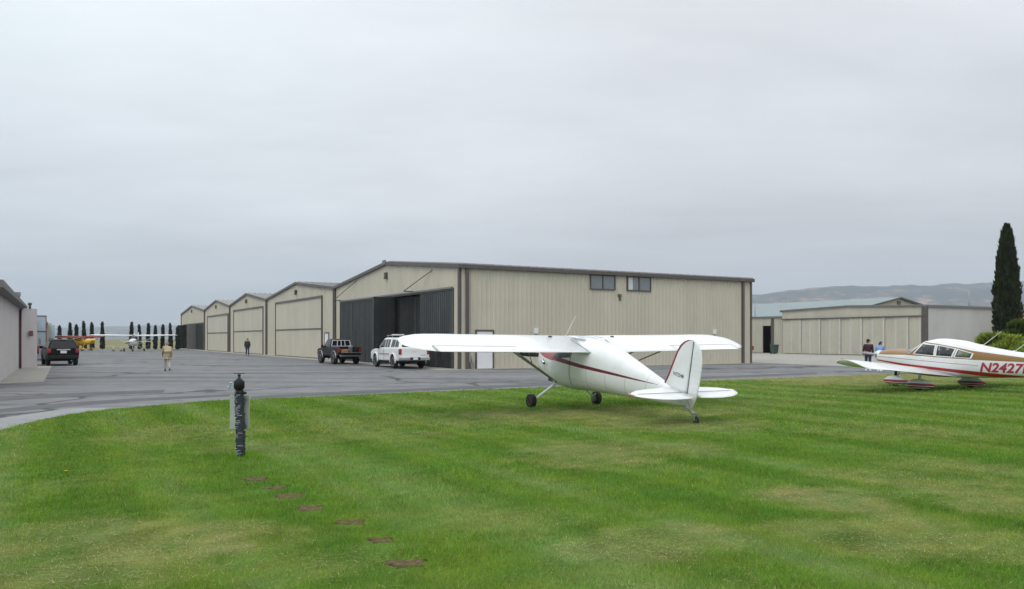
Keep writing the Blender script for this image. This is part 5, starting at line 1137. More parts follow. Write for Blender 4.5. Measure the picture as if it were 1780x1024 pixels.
def loose(name, dx, dy, z, sz, m, label, cat, rz=0):
    hd = t2.rotation_euler.z; p = Vector((dx, dy, 0)); p.rotate(Matrix.Rotation(hd, 3, 'Z')); e = empty(name, (t2.location.x + p.x, t2.location.y + p.y, z), hd + rz, label, cat)
    return e
e = loose('crate', -1.95, .35, .752, None, None, 'tan wooden crate in the bed of the black pickup', 'crate')
mb = MB()
for k in range(2):
    for s_ in (1, -1): mb.box((0, s_ * .26, .08 + k * .15), (.56, .02, .12)); mb.box((s_ * .29, 0, .08 + k * .15), (.02, .50, .12))
mb.build('slat_side', M['wood'], e, merge=False); mb = MB(); mb.box((0, 0, .012), (.55, .49, .022)); mb.build('base', M['wood'], e)
e = loose('bucket', -1.75, -.25, .752, None, None, 'white plastic bucket standing in the bed of the black pickup', 'bucket')
mb = MB(); mb.lathe([(.001, 0), (.12, 0), (.15, .48), (.16, .48), (.16, .52), (.14, .52), (.12, .03), (.001, .03)], n=18); mb.build('pail', M['white_matt'], e); mb = MB(); mb.tube([(.16 * math.cos(t), 0, .50 + .14 * math.sin(t)) for t in np.linspace(0, math.pi, 9)], .006, n=5); mb.build('handle', M['steel'], e)
# black sport utility at the left
t3 = vehicle(-30.55, 54.6, -35, 'black suv parked beside the pale blue door at the left edge', 'suv', VG)
hs = lerp_hw([(.35, .84), (.6, .92), (.9, .935), (1.12, .91)]); hg_ = lambda x, z: float(np.interp(z, [1.05, 1.72], [.90, .66]))
body_prism('body', [(-2.28, .45), (-2.34, .75), (-2.30, 1.10), (.95, 1.12), (1.9, 1.02), (2.28, .90), (2.36, .55), (2.2, .36), (-2.1, .36)], hs, M['blackpaint'], t3, .06, wells=((1.42, .44, .85), (-1.36, .44, .85)))
gh = body_prism('greenhouse', [(-2.29, 1.06), (-2.02, 1.64), (-1.9, 1.71), (-.2, 1.73), (.3, 1.68), (1.15, 1.08)], hg_, M['blackpaint'], t3, .08)
side_glass(gh, [[(.98, 1.14), (.32, 1.60), (-.12, 1.64), (-.14, 1.14)], [(-.22, 1.14), (-.20, 1.64), (-.95, 1.63), (-1.0, 1.14)], [(-1.1, 1.14), (-1.06, 1.62), (-1.72, 1.58), (-1.98, 1.16)]], hg_)
quad_panel(gh, 'rear_window', [(-2.262, .78, 1.15), (-2.05, .63, 1.61), (-2.05, -.63, 1.61), (-2.262, -.78, 1.15)][::-1], M['glass'])
quad_panel(gh, 'windscreen', [(1.12, .80, 1.13), (1.12, -.80, 1.13), (.38, -.62, 1.64), (.38, .62, 1.64)], M['glass'])
mb = MB(); mb.box((-2.325, 0, .88), (.04, 1.36, .42)); tg = mb.build('liftgate', M['blackpaint'], t3, bevel=.015)
mb = MB(); mb.box((-2.355, 0, 1.05), (.03, .78, .075)); mb.build('chrome_strip', M['chrome'], tg, bevel=.01)
mb = MB(); mb.box((-2.355, 0, .90), (.02, .36, .17)); mb.build('license_plate', M['plate'], tg, bevel=.005)
mb = MB(); mb.box((-2.355, .0, .90), (.012, .40, .20)); mb.build('plate_frame', M['blackplastic'], tg)
mb = MB(); mb.box((-1.98, 0, 1.70), (.08, .34, .035)); mb.build('brake_light', M['taillight'], t3, bevel=.01)
mb = MB(); mb.box((-2.38, 0, .56), (.18, 1.74, .26)); mb.build('rear_bumper', M['blackplastic'], t3, bevel=.05); mb = MB(); mb.box((2.38, 0, .56), (.14, 1.74, .3)); mb.build('front_bumper', M['blackplastic'], t3, bevel=.05)
for s_ in (1, -1):
    mb = MB(); mb.box((-2.27, s_ * .80, .97), (.16, .22, .26)); mb.build('taillight', M['taillight'], t3, bevel=.04)
    mb = MB(); mb.box((2.22, s_ * .68, .86), (.16, .34, .16)); mb.build('headlight', M['pane'], t3, bevel=.03)
    mb = MB(); mb.box((.88, s_ * 1.0, 1.18), (.12, .2, .17)); mb.bar((.90, s_ * .86, 1.13), (.90, s_ * .94, 1.14), .06, .05); mb.build('mirror', M['blackplastic'], t3, bevel=.04)
    mb = MB(); mb.tube([(-1.8, s_ * .58, 1.72), (-1.75, s_ * .58, 1.79), (-.1, s_ * .58, 1.80), (0, s_ * .58, 1.73)], .02, n=6); mb.build('roof_rail', M['blackplastic'], t3)
    for x in (1.42, -1.36): tyre_wheel(t3, (x, s_ * .80, .37), .37, .25, 'wheel', M['alloy'], .64, spokes=5, side=s_)
mb = MB(); mb.box((0, 0, .36), (4.2, 1.4, .12)); mb.tube([(-1.36, .8, .37), (-1.36, -.8, .37)], .06); mb.build('chassis', M['under'], t3, merge=False)
mb = MB(); mb.tube([(-2.3, -.45, .33), (-2.46, -.45, .32)], .04, n=10); mb.build('tailpipe', M['steel'], t3)
# dark red car peeping out behind the hangar corner
t4 = vehicle(29.35 + .93, 98.5 - 1.6, 150, 'dark red car mostly hidden behind the right end of the large hangar', 'car', VG)
t4.location = (26.6, 97.0, .006)
t4.rotation_euler.z = R(178)
hm = lerp_hw([(.3, .80), (.7, .87), (.95, .84)]); hn = lambda x, z: float(np.interp(z, [.9, 1.42], [.82, .60]))
body_prism('body', [(-2.15, .42), (-2.2, .85), (-1.4, .96), (.85, .94), (1.9, .84), (2.15, .70), (2.15, .36), (-2.0, .34)], hm, M['maroon'], t4, .07, wells=((1.35, .38, .78), (-1.3, .38, .78)))
gm = body_prism('greenhouse', [(-1.75, .92), (-1.0, 1.40), (.1, 1.42), (1.0, .92)], hn, M['maroon'], t4, .08)
side_glass(gm, [[(.78, .97), (.1, 1.34), (-.28, 1.35), (-.3, .97)], [(-.36, .97), (-.34, 1.35), (-.95, 1.33), (-1.45, .98)]], hn)
for s_ in (1, -1):
    mb = MB(); mb.box((-2.12, s_ * .66, .76), (.14, .3, .15)); mb.build('taillight', M['taillight'], t4, bevel=.03)
    for x in (1.35, -1.3): tyre_wheel(t4, (x, s_ * .76, .32), .32, .2, 'wheel', M['alloy'], .64, spokes=5, side=s_)
# ------------------------------------------------------------------ people
def skin_obj(name, nodes, edges, m, e, root=0, sub=1):
    me = bpy.data.meshes.new(name); me.from_pydata([n_[0] for n_ in nodes], edges, []); o = bpy.data.objects.new(name, me); COL.objects.link(o); o.parent = e
    o.modifiers.new('skin', 'SKIN').use_smooth_shade = True
    sv = me.skin_vertices[0].data
    for i, n_ in enumerate(nodes):
        r_ = n_[1]; sv[i].radius = r_ if isinstance(r_, tuple) else (r_, r_); sv[i].use_root = (i == root)
    s = o.modifiers.new('sub', 'SUBSURF'); s.levels = s.render_levels = sub
    apply_mods(o); o.data.materials.clear()
    for x in (m if isinstance(m, list) else [m]): o.data.materials.append(x)
    for p in o.data.polygons: p.use_smooth = True
    return o
def person(x, y, z, az, label, top, legs, shoe, stride=.0, lean=0.0, H=1.75, arms=((.1, .25), (-.1, .25)), head_turn=0.0, hat=None, hair='hair', group=None, bulk=1.0):
    """local frame x forward, y left; stride is the forward reach of the left foot"""
    hd = Vector((math.sin(R(az)), math.cos(R(az)))); e = empty('person', (x, y, z), math.atan2(hd.y, hd.x), label, 'person', group); k = H / 1.75; V_ = lambda a, b_, c: Vector((a + lean * max(0, c - .95), b_, c)) * k
    pel, chest, neck, headc = V_(0, 0, .96), V_(.0, 0, 1.28), V_(.01, 0, 1.48), V_(.035, 0, 1.62)
    legs_j = []
    for s_, st_ in ((1, stride), (-1, -stride)):
        hip = V_(0, s_ * .09, .92); foot = Vector((st_, s_ * .10, .085 + (.06 if st_ < -.1 else 0))) * k; knee = hip.lerp(foot, .5) + Vector((.05 + abs(st_) * .12, 0, .0)) * k; legs_j.append((hip, knee, foot))
    arms_j = []
    for s_, (sw, bend) in zip((1, -1), arms):
        sh = V_(-.01, s_ * .195, 1.42); el = sh + Vector((sw * .6 - .03, s_ * .040, -.285)) * k; wr = el + Vector((sw * .7 + bend * .5, -s_ * .01, -.235)) * k; arms_j.append((sh, el, wr))
    nodes = [(pel, .085 * k), (chest, (.10 * k, .12 * k)), (neck - Vector((0, 0, .04)), .06 * k), (neck + Vector((.01, 0, .05)) * k, .052 * k)]; edges = [(0, 1), (1, 2), (2, 3)]
    ht = R(head_turn); fw = Vector((math.cos(ht), math.sin(ht), 0))
    hb_ = headc - Vector((0, 0, .045)) * k; nodes += [(hb_ + fw * .015, (.080 * k, .072 * k)), (headc + Vector((0, 0, .05)) * k, (.092 * k, .080 * k)), (headc + Vector((0, 0, .10)) * k, .062 * k)]; edges += [(3, 4), (4, 5), (5, 6)]
    for s_, (hip, knee, foot) in zip((1, -1), legs_j):
        b_ = len(nodes); nodes += [(hip, .085 * k), (knee, .055 * k), (foot, .04 * k), (foot + Vector((.13, 0, -.045)) * k, .032 * k)]; edges += [(0, b_), (b_, b_ + 1), (b_ + 1, b_ + 2), (b_ + 2, b_ + 3)]
    for s_, (sh, el, wr) in zip((1, -1), arms_j):
        b_ = len(nodes); d = (wr - el).normalized(); palm = wr + d * .06 * k; nodes += [(sh, .055 * k), (el, .042 * k), (wr, .028 * k), (palm, (.038 * k, .016 * k))]; edges += [(1, b_), (b_, b_ + 1), (b_ + 1, b_ + 2), (b_ + 2, b_ + 3)]
        for fi, (off_, L) in enumerate(((-.030, .075), (-.010, .085), (.010, .080), (.028, .06))):
            p1 = palm + Vector((off_, 0, 0)) * k + d * .03 * k; c_ = len(nodes); nodes += [(p1, .009 * k), (p1 + d * L * .5 * k, .008 * k), (p1 + (d * L + Vector((0, -s_ * .025, 0))) * k, .007 * k)]; edges += [(b_ + 3, c_), (c_, c_ + 1), (c_ + 1, c_ + 2)]
        c_ = len(nodes); nodes += [(wr + (d * .035 + Vector((.035, -s_ * .01, 0))) * k, .011 * k), (wr + (d * .085 + Vector((.050, -s_ * .015, 0))) * k, .009 * k)]; edges += [(b_ + 2, c_), (c_, c_ + 1)]
    body = skin_obj('body', nodes, edges, M['skin'], e)
    # face details: nose, ears
    mb = MB(); mb.tube([hb_ + fw * .09 * k + Vector((0, 0, .055)) * k, hb_ + fw * .115 * k + Vector((0, 0, .02)) * k, hb_ + fw * .085 * k + Vector((0, 0, .005)) * k], [.010 * k, .017 * k, .012 * k], n=8); mb.build('nose', M['skin'], e)
    sdv = Vector((-fw.y, fw.x, 0))
    for s_ in (1, -1):
        mb = MB(); mb.tube([headc + sdv * s_ * .082 * k + Vector((0, 0, .03)) * k, headc + sdv * s_ * .092 * k - fw * .012 * k, headc + sdv * s_ * .078 * k - Vector((0, 0, .04)) * k], [.014 * k, .018 * k, .008 * k], n=8); mb.build('ear', M['skin'], e)
        mb = MB(); mb.lathe([(.001, -.008), (.009, 0), (.001, .008)], hb_ + fw * .083 * k + sdv * s_ * .032 * k + Vector((0, 0, .055)) * k, 8); mb.build('eye', M['blackplastic'], e)
    mb = MB(); mb.box(hb_ + fw * .084 * k - Vector((0, 0, .02)) * k, (.012, .045, .010), rz=ht); mb.build('mouth', mat('lips', (.3, .12, .1), .6) if 'lips' not in bpy.data.materials else bpy.data.materials['lips'], e)
    # hair: cap of the skull, lower at the back
    mb = MB(); rings = []
    for j in range(8):
        ph = j / 7 * 1.0; r_ = math.cos(ph * math.pi / 2); rings.append([headc + Vector((0, 0, .015)) * k + Vector((math.cos(t) * fw.x - math.sin(t) * fw.y, math.cos(t) * fw.y + math.sin(t) * fw.x, 0)) * (.098 * k * max(r_, .02)) + Vector((0, 0, (.118 * math.sin(ph * math.pi / 2)) - (1 - ph) * .075 * max(0, -math.cos(t) + .15) + (1 - ph) * .05 * max(0, math.cos(t)))) * k for t in np.linspace(0, 2 * math.pi, 18, endpoint=False)])
    mb.loft(rings, 0, True, True, True); mb.build('hair', M[hair], e)
    if hat:
        mb = MB(); c_ = headc + Vector((0, 0, .055)) * k; rings = []
        for j in range(6):
            ph = j / 5 * math.pi / 2; rings.append([c_ + Vector((math.cos(t), math.sin(t), 0)) * .106 * k * max(math.cos(ph), .02) + Vector((0, 0, .095 * math.sin(ph))) * k for t in np.linspace(0, 2 * math.pi, 18, endpoint=False)])
        mb.loft(rings, 0, True, True, True)
        vs = [c_ + (fw * (.09 + .09 * q * math.cos(t)) + sdv * .085 * math.sin(t)) * k + Vector((0, 0, z_)) for z_ in (.0, -.012) for q, t in ((1, tt) for tt in np.linspace(-1.5, 1.5, 9))]
        mb.add(vs, [tuple(range(9)), tuple(range(17, 8, -1))] + [(i, 9 + i, 10 + i, i + 1) for i in range(8)]); mb.build('cap', hat, e, merge=False)
    # clothes
    nd = [(pel + Vector((0, 0, -.02)), (.150 * k * bulk, .175 * k * bulk)), (V_(0, 0, 1.12), (.148 * k * bulk, .172 * k * bulk)), (V_(0, 0, 1.32), (.145 * k * bulk, .185 * k * bulk)), (V_(.0, 0, 1.45), (.075 * k, .10 * k))]; ed = [(0, 1), (1, 2), (2, 3)]; nd.append((pel + Vector((0, 0, -.07)), (.150 * k * bulk, .172 * k * bulk))); ed.append((0, 4))
    for sh, el, wr in arms_j:
        b_ = len(nd); nd += [(sh, .083 * k), (el, .062 * k), (el.lerp(wr, .96), .050 * k)]; ed += [(2, b_), (b_, b_ + 1), (b_ + 1, b_ + 2)]
    skin_obj('jacket' if bulk > 1.02 else 'shirt', nd, ed, top, e)
    nd = [(pel + Vector((0, 0, .02)), (.135 * k, .150 * k)), (pel + Vector((0, 0, .11)), (.125 * k, .145 * k))]; ed = [(0, 1)]
    for hip, knee, foot in legs_j:
        b_ = len(nd); nd += [(hip - Vector((0, 0, .05)), .100 * k), (knee, .075 * k), (foot + Vector((0, 0, .02)), .062 * k)]; ed += [(0, b_), (b_, b_ + 1), (b_ + 1, b_ + 2)]
    skin_obj('trousers', nd, ed, legs, e)
    for hip, knee, foot in legs_j:
        zb = foot.z - .085 * k; mb = MB(); rings = []
        for xx, ww, hh in ((-.085, .03, .06), (-.05, .042, .10), (.03, .045, .10), (.10, .048, .065), (.155, .043, .05), (.185, .02, .03)):
            rings.append([foot + Vector((xx * k, yy * ww * k, zb - foot.z + zz * hh * k)) for yy, zz in ((-1, 0), (1, 0), (1, .6), (.6, 1), (-.6, 1), (-1, .6))])
        mb.loft(rings, 0, True, True, True); mb.build('shoe', shoe, e)
    return e
PG = 'people on the airfield'
x, y = G(291, 645.3); person(x, y, .003, -28, 'man in a tan jacket and pale khaki trousers walking away over the asphalt', M['tan_jacket'], M['khaki'], M['shoe_dark'], stride=.26, lean=.16, H=1.62, arms=((.22, .25), (-.12, .2)), hair='greyhair', group=PG, bulk=1.22)
x, y = G(430, 619.6); person(x, y, .003, 160, 'man in a dark plaid shirt and blue jeans in front of the third hangar', M['plaid'], M['jeans'], M['shoe_dark'], stride=.14, H=1.80, arms=((.02, .12), (.02, .12)), hair='greyhair', group=PG, bulk=1.1)
x, y = G(1509, 644.5); person(x, y, .003, 20, 'person in a plum shirt, jeans and black cap beyond the airplane nose', M['plum'], M['jeans'], M['shoe_white'], stride=.05, H=1.74, arms=((.0, .1), (.02, .15)), head_turn=-62, hat=M['blackplastic'], group=PG)
x, y = G(1529, 645.5); person(x, y, .003, 45, 'person in a light blue shirt with dark hair beyond the airplane nose', M['sky_shirt'], M['jeans'], M['shoe_white'], stride=.05, lean=.10, H=1.62, arms=((.05, .4), (.1, .5)), head_turn=-35, group=PG, bulk=1.04)
# ------------------------------------------------------------------ plants
def leaf_mat(name, col, var, trans=.25):
    m = bpy.data.materials.new(name); m.use_nodes = True; n, l = m.node_tree.nodes, m.node_tree.links; b = n['Principled BSDF']
    a = n.new('ShaderNodeAttribute'); a.attribute_name = 'tint'; l.new(a.outputs[0], b.inputs['Base Color']); b.inputs['Roughness'].default_value = .75; b.inputs['Specular IOR Level'].default_value = .2
    tr = n.new('ShaderNodeBsdfTranslucent'); l.new(a.outputs[0], tr.inputs[0]); mxs = n.new('ShaderNodeMixShader'); mxs.inputs[0].default_value = trans; l.new(b.outputs[0], mxs.inputs[1]); l.new(tr.outputs[0], mxs.inputs[2]); l.new(mxs.outputs[0], n['Material Output'].inputs[0]); return m
M['cypress'] = leaf_mat('cypress_foliage', 0, 0, .1); M['juniper'] = leaf_mat('juniper_foliage', 0, 0, .2)
def sprays(P, D, L, Wd, col, var, m, e, name='crown'):
    """leaf sprays: kite-shaped faces at points P along directions D"""
    n_ = len(P); Rn = rng.normal(size=(n_, 3)); S_ = np.cross(D, Rn); S_ /= np.linalg.norm(S_, axis=1)[:, None] + 1e-9
    L = L * (.6 + .8 * rng.random(n_)); Wd = Wd * (.6 + .8 * rng.random(n_))
    a = P; b_ = P + D * (L * .45)[:, None] + S_ * Wd[:, None]; c = P + D * L[:, None]; d = P + D * (L * .45)[:, None] - S_ * Wd[:, None]
    Vv = np.stack([a, b_, c, d], 1).reshape(-1, 3); Ff = np.arange(n_ * 4).reshape(-1, 4)
    cc = np.array(col) * (1 + var * (rng.random((n_, 1)) * 2 - 1)) * (1 + .1 * rng.normal(size=(n_, 3)))
    o = fast_mesh(name, Vv, Ff, np.repeat(np.clip(cc, .004, 1), 4, 0), m); o.parent = e; return o
def cypress(x, y, h, r, n_, label, group=None, col=(.030, .042, .024), seed=0, lsize=.16, prof=None):
    e = empty('cypress_tree', (x, y, 0), 0, label, 'tree', group)
    mb = MB(); mb.tube([(0, 0, 0), (.02, 0, h * .12), (0, .02, h * .55), (0, 0, h * .92)], [r * .22, r * .17, r * .09, .015], n=8); mb.build('trunk', M['bark'], e)
    t = rng.random(n_) ** .9; z = h * (.03 + .965 * t)
    pr = prof or (lambda q: np.interp(q, [0, .06, .2, .45, .7, .85, .95, 1.0], [.55, .82, .97, 1.0, .80, .55, .30, .03]))
    a = rng.random(n_) * 2 * np.pi
    lump = 1 + .22 * (vnoise(a * 2.2 + seed, z / r * .9, 1.0, seed + 3) - .5) * 2 + .16 * (vnoise(a * 5, z / r * 2.6, 1.0, seed + 9) - .5) * 2
    rad = r * pr(t) * lump * np.sqrt(.35 + .65 * rng.random(n_))
    P = np.stack([np.cos(a) * rad, np.sin(a) * rad, z], 1); D = np.stack([np.cos(a) * .28, np.sin(a) * .28, np.full(n_, 1.0)], 1) + rng.normal(size=(n_, 3)) * .16; D /= np.linalg.norm(D, axis=1)[:, None]
    P[:, 2] -= lsize * .6
    P[:, 2] = np.maximum(P[:, 2], .08); sprays(P, D, lsize * 1.5, lsize * .3, col, .5, M['cypress'], e); return e
# row of young cypresses behind the apron
ct = [(104, 567, .33), (121, 562, .34), (133, 565, .30), (147, 559, .36), (160, 561.5, .30), (178, 560, .42), (228, 561, .34), (243, 565, .26), (257, 563, .31), (270, 566.5, .28), (282, 565, .30), (297, 563, .33), (309, 569, .26)]
nm = ['first', 'second', 'third', 'fourth', 'fifth', 'sixth']; nm2 = ['first', 'second', 'third', 'fourth', 'fifth', 'sixth', 'seventh']
for i, (px, py, r) in enumerate(ct):
    Y = 128.0 + (i % 3) * .6; h = EYE + (HZ - py) / FPX * Y
    lab = ('slim dark cypress, %s from the left of the six left of the white airplane' % nm[i]) if i < 6 else ('slim dark cypress, %s of the seven from the far white airplane rightwards' % nm2[i - 6])
    pf = (lambda s: (lambda q: np.interp(q, [0, .1, .35, .62, .78, .88, 1.0], [.9, 1.0, .95, .72 - .14 * (s % 3 == 2), .62 - .2 * (s % 2), .60 - .1 * (s % 2), .04])))(i)
    ce = cypress((px - 890) / FPX * Y, Y, h, r * (.80 + .22 * ((i * 7) % 5) / 4), 1000, lab, 'row of young cypresses behind the apron', (.030, .040, .032), i, .22, pf); ce.rotation_euler = (R(((i * 5) % 7 - 3) * .5), R(((i * 3) % 5 - 2) * .8), i)
Yc = 60.0; cypress((1750 - 890) / FPX * Yc, Yc, EYE + (HZ - 391) / FPX * Yc, .86, 15000, 'tall dark cypress rising above the right end of the low hangar', None, (.026, .036, .015), 40, .22,
                   lambda q: np.interp(q, [0, .12, .3, .5, .62, .75, .88, .96, 1.0], [.85, .95, 1.0, .93, .80, .62, .40, .20, .02]))
def shrub(x, y, R_, H_, n_, label, col, tip, cat='shrub', nclump=22, seed=0, flat=.6):
    e = empty('juniper_shrub', (x, y, 0), 0, label, cat, 'junipers at the foot of the tall cypress'); mb = MB()
    Ps, Ds, Cs_ = [], [], []
    for k in range(nclump):
        a = rng.random() * 6.283; q = math.sqrt(rng.random()); cx, cy = math.cos(a) * R_ * q, math.sin(a) * R_ * q * flat; cz = H_ * (1 - .75 * q ** 1.6) * (.35 + .6 * rng.random()); cr = .30 + .35 * rng.random()
        mb.tube([(0, 0, 0), (cx * .5, cy * .5, cz * .55), (cx, cy, cz)], [.07, .045, .015], n=6)
        m_ = n_ // nclump; dv = rng.normal(size=(m_, 3)); dv /= np.linalg.norm(dv, axis=1)[:, None]; dv[:, 2] = np.abs(dv[:, 2]) * .8 - .15
        rr2 = cr * rng.random(m_) ** .5; P = np.array([cx, cy, cz]) + dv * rr2[:, None] * np.array([1.5, 1.2, .7]); out_ = np.array([cx / R_, cy / R_, .55]); D = dv * .55 + out_ * .9 + rng.normal(size=(m_, 3)) * .22; D /= np.linalg.norm(D, axis=1)[:, None]
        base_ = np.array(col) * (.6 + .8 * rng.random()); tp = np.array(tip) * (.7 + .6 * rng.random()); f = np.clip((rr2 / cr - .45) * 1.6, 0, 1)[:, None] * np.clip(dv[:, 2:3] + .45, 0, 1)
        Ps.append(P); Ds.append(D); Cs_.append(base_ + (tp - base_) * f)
    mb.build('stem', M['bark'], e, merge=False); P = np.concatenate(Ps); D = np.concatenate(Ds); k_ = P[:, 2] > .05; P, D, C_ = P[k_], D[k_], np.concatenate(Cs_)[k_]
    sprays(P, D, .34, .040, C_, .4, M['juniper'], e, 'foliage'); return e
Yb = 55.5; shrub((1768 - 890) / FPX * Yb, Yb, 2.55, 3.25, 30000, 'dark green spreading juniper round the foot of the tall cypress', (.055, .085, .017), (.15, .20, .035), nclump=34, seed=1)
Yb = 52.0; shrub((1752 - 890) / FPX * Yb, Yb, 2.8, 2.15, 30000, 'bright yellow-green juniper spreading low in front of the dark one', (.15, .21, .030), (.40, .48, .07), nclump=36, seed=2)
# ------------------------------------------------------------------ banded post on the lawn
ps = empty('hydrant_post', (PX, PY, 0), R(-8), 'short dark banded post with a capped black head and pale back plate on the lawn', 'post')
M['slate'] = mat('dark_slate_blue', (.026, .032, .046), .6, var=.5, scale=14, bump=.4, bscale=30)
M['slatelight'] = mat('pale_mortar', (.46, .50, .56), .6, var=.4, scale=30)
mb = MB(); z = 0.0; lean = .028
while z < 1.07:
    h = .018 + .016 * random.random(); w = .046 + .008 * random.random(); ox, oy = random.uniform(-.006, .006), random.uniform(-.006, .006)
    mb.box((ox - lean * z, oy, z + h / 2), (2 * w, 2 * w, h * .98), rz=random.uniform(-.12, .12), m=0); z += h
    if random.random() < .75:
        a0 = random.uniform(-.05, .03); L = random.uniform(.025, .085); mb.box((a0 - lean * z, -.053, z - h * .1), (L, .012, .0055), rz=random.uniform(-.08, .08), m=1)
        if random.random() < .6: mb.box((-.053 - lean * z, random.uniform(-.04, .04), z - h * .1), (.012, random.uniform(.02, .06), .0055), m=1)
post_o = mb.build('post', [M['slate'], M['slatelight']], ps, merge=False)
hx = -lean * 1.07
mb = MB(); mb.lathe([(.001, 1.05), (.062, 1.05), (.066, 1.075), (.055, 1.09), (.055, 1.11), (.076, 1.125), (.080, 1.20), (.076, 1.245), (.060, 1.255), (.045, 1.275), (.022, 1.285), (.001, 1.286)], (hx, 0, 0), 18); mb.build('head', M['blackplastic'], ps)
mb = MB(); mb.tube([(hx, 0, 1.28), (hx, 0, 1.33)], [.026, .018], n=10); mb.lathe([(.018, 1.325), (.026, 1.33), (.020, 1.355), (.009, 1.365), (.001, 1.37)], (hx, 0, 0), 12); mb.tube([(hx - .085, 0, 1.366), (hx + .085, 0, 1.369)], .007, n=6); mb.build('valve_handle', M['slate'], ps, merge=False)
mb = MB(); mb.tube([(hx - .06, -.02, 1.19), (hx - .12, -.03, 1.20), (hx - .135, -.03, 1.15)], [.022, .022, .020], n=10); mb.lathe([(.001, 1.205), (.03, 1.21), (.028, 1.225), (.001, 1.23)], (hx - .11, -.03, 0), 10); mb.tube([(hx - .135, -.03, 1.15), (hx - .16, -.03, 1.14)], .016, n=8); mb.build('tap', mat('pale_blue_tap', (.35, .50, .55), .35), ps, merge=False)
mb = MB(); mb.box((hx + .085, -.01, 1.055), (.06, .05, .04)); mb.build('latch', M['blackplastic'], ps, bevel=.008)
mb = MB(); mb.box((-.075, .105, .735), (.315, .012, .55)); sp = mb.build('back_plate', mat('pale_grey_green_plate', (.40, .44, .38), .55, var=.1, scale=5), ps, bevel=.03)
for z_ in (.52, .95):
    mb = MB(); mb.box((-.03, .085, z_), (.16, .03, .03)); mb.build('bracket', M['steel'], sp)
ps.scale = (1, 1, .93)
# ------------------------------------------------------------------ small things far off
def antenna(x, y, z, h, label, arms=3):
    e = empty('antenna', (x, y, z), R(20), label, 'antenna'); mb = MB(); mb.tube([(0, 0, 0), (0, 0, h)], .045, n=6); mb.build('mast', M['steel'], e)
    if arms:
        mb = MB(); mb.tube([(-.9, 0, h - .1), (.9, 0, h - .1)], .035, n=5)
        for k in range(arms): mb.tube([(-.75 + k * 1.5 / max(1, arms - 1), -.5, h - .1), (-.75 + k * 1.5 / max(1, arms - 1), .5, h - .1)], .025, n=5)
        mb.build('aerial', M['steel'], e, merge=False)
antenna(32.0, 106.5, 4.4, 2.3, 'tall thin television antenna on the low roof beside the large hangar', 4)
antenna(46.8, 138.4, 7.75, .95, 'small antenna on the ridge of the teal roof', 2)
antenna(52.0, 92.0, 5.05, 2.2, 'plain whip mast on the low hangar roof left of the tall cypress', 0)
bx_, by_ = G(1346, 615.6); e = empty('wheeled_bin', (bx_, by_, .01), R(20), 'green wheeled bin beside the dark open doorway', 'bin')
mb = MB(); mb.loft([[Vector((a * w_, b_ * d_, z)) for a, b_ in ((-1, -1), (1, -1), (1, 1), (-1, 1))] for z, w_, d_ in ((.06, .26, .28), (1.0, .36, .38))], 0, True, True, False); mb.build('body', mat('dark_green_plastic', (.03, .07, .055), .5), e, bevel=.03)
mb = MB(); mb.box((0, 0, 1.04), (.78, .82, .07)); mb.build('lid', bpy.data.materials['dark_green_plastic'], e, bevel=.02)
for s_ in (1, -1): tyre_wheel(e, (-.22, s_ * .30, .11), .11, .06, 'wheel', M['steel'], .5)
for px_, lab in ((197, 'pale traffic cone left of the far white airplane'), (211, 'pale traffic cone just beside the far white airplane')):
    x, y = G(px_, 610.3); e = empty('traffic_cone', (x, y, .004), 0, lab, 'cone', 'pale cones on the far apron edge'); mb = MB(); mb.lathe([(.16, .03), (.05, .62), (.001, .64)], n=12); mb.build('cone', mat('sun_bleached_cone', (.55, .50, .40), .6) if 'sun_bleached_cone' not in bpy.data.materials else bpy.data.materials['sun_bleached_cone'], e); mb = MB(); mb.box((0, 0, .02), (.40, .40, .035)); mb.build('base', M['blackplastic'], e)
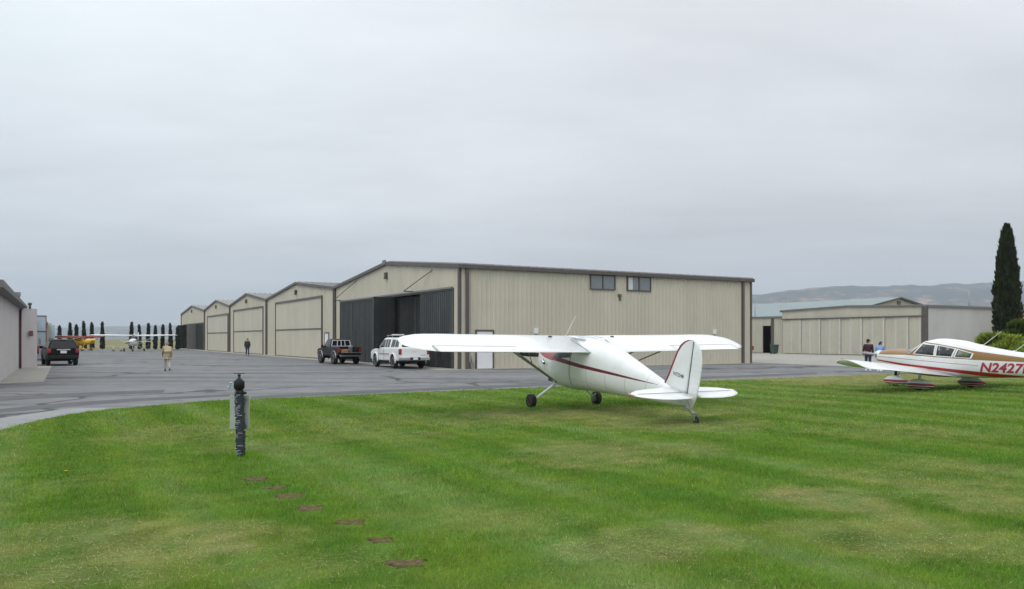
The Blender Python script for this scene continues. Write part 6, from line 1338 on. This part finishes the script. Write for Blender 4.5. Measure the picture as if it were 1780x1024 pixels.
# ------------------------------------------------------------------ hills
M['hill'] = ground_mat('dry_hillside', [(0.45, (0.018, 0.034, 0.040)), (0.53, (0.050, 0.058, 0.054)), (0.585, (0.30, 0.20, 0.145))], 0.0034, 0.014)[0]
def hills(x0, x1, y0, y1, prof, seed, nx=220, ny=46):
    xs = np.linspace(x0, x1, nx); ts = np.linspace(0, 1, ny); X, T = np.meshgrid(xs, ts); Yy = y0 + (y1 - y0) * T
    env = np.interp(T, [0, .12, .55, .8, 1], [0, .10, .75, 1.0, .85]); ridge = np.array([prof(v) for v in xs])[None, :]
    gul = 1 - .95 * np.abs(fbm(X, Yy * .5, .0022, seed, 5) - .5) * 2 * (1.15 - env)
    hgt = ridge * env * gul * (.86 + .28 * fbm(X, Yy, .0011, seed + 5, 4)) - 1.0
    Vv = np.stack([X, Yy, hgt], -1).reshape(-1, 3); i = np.arange(nx * ny).reshape(ny, nx); Ff = np.stack([i[:-1, :-1], i[:-1, 1:], i[1:, 1:], i[1:, :-1]], -1).reshape(-1, 4)
    o = fast_mesh('hills', Vv, Ff, None, M['hill']); o.data.polygons.foreach_set('use_smooth', np.ones(len(Ff), bool)); return tag(o, kind='structure')
hills(700, 5600, 3000, 4800, lambda x: np.interp(x, [700, 1200, 1700, 2300, 2900, 3600, 5600], [150, 240, 270, 285, 305, 330, 330]), 5)
hills(-6500, -400, 5400, 7600, lambda x: np.interp(x, [-6500, -4200, -3000, -2000, -400], [85, 100, 115, 100, 60]), 8)
# ------------------------------------------------------------------ haze
mb = MB(); mb.box((0, 4300, 262), (15500, 9400, 530)); hz = mb.build('haze', None)
hz.data.materials.clear(); hm_ = bpy.data.materials.new('haze'); hm_.use_nodes = True; n, l = hm_.node_tree.nodes, hm_.node_tree.links; n.remove(n['Principled BSDF'])
pv = n.new('ShaderNodeVolumePrincipled'); pv.inputs['Color'].default_value = (.81, .90, 1.0, 1); pv.inputs['Density'].default_value = 1.75e-4; pv.inputs['Anisotropy'].default_value = 0.0
l.new(pv.outputs[0], n['Material Output'].inputs['Volume']); hz.data.materials.append(hm_); tag(hz, 'pale bluish haze in the air', 'haze', kind='stuff')
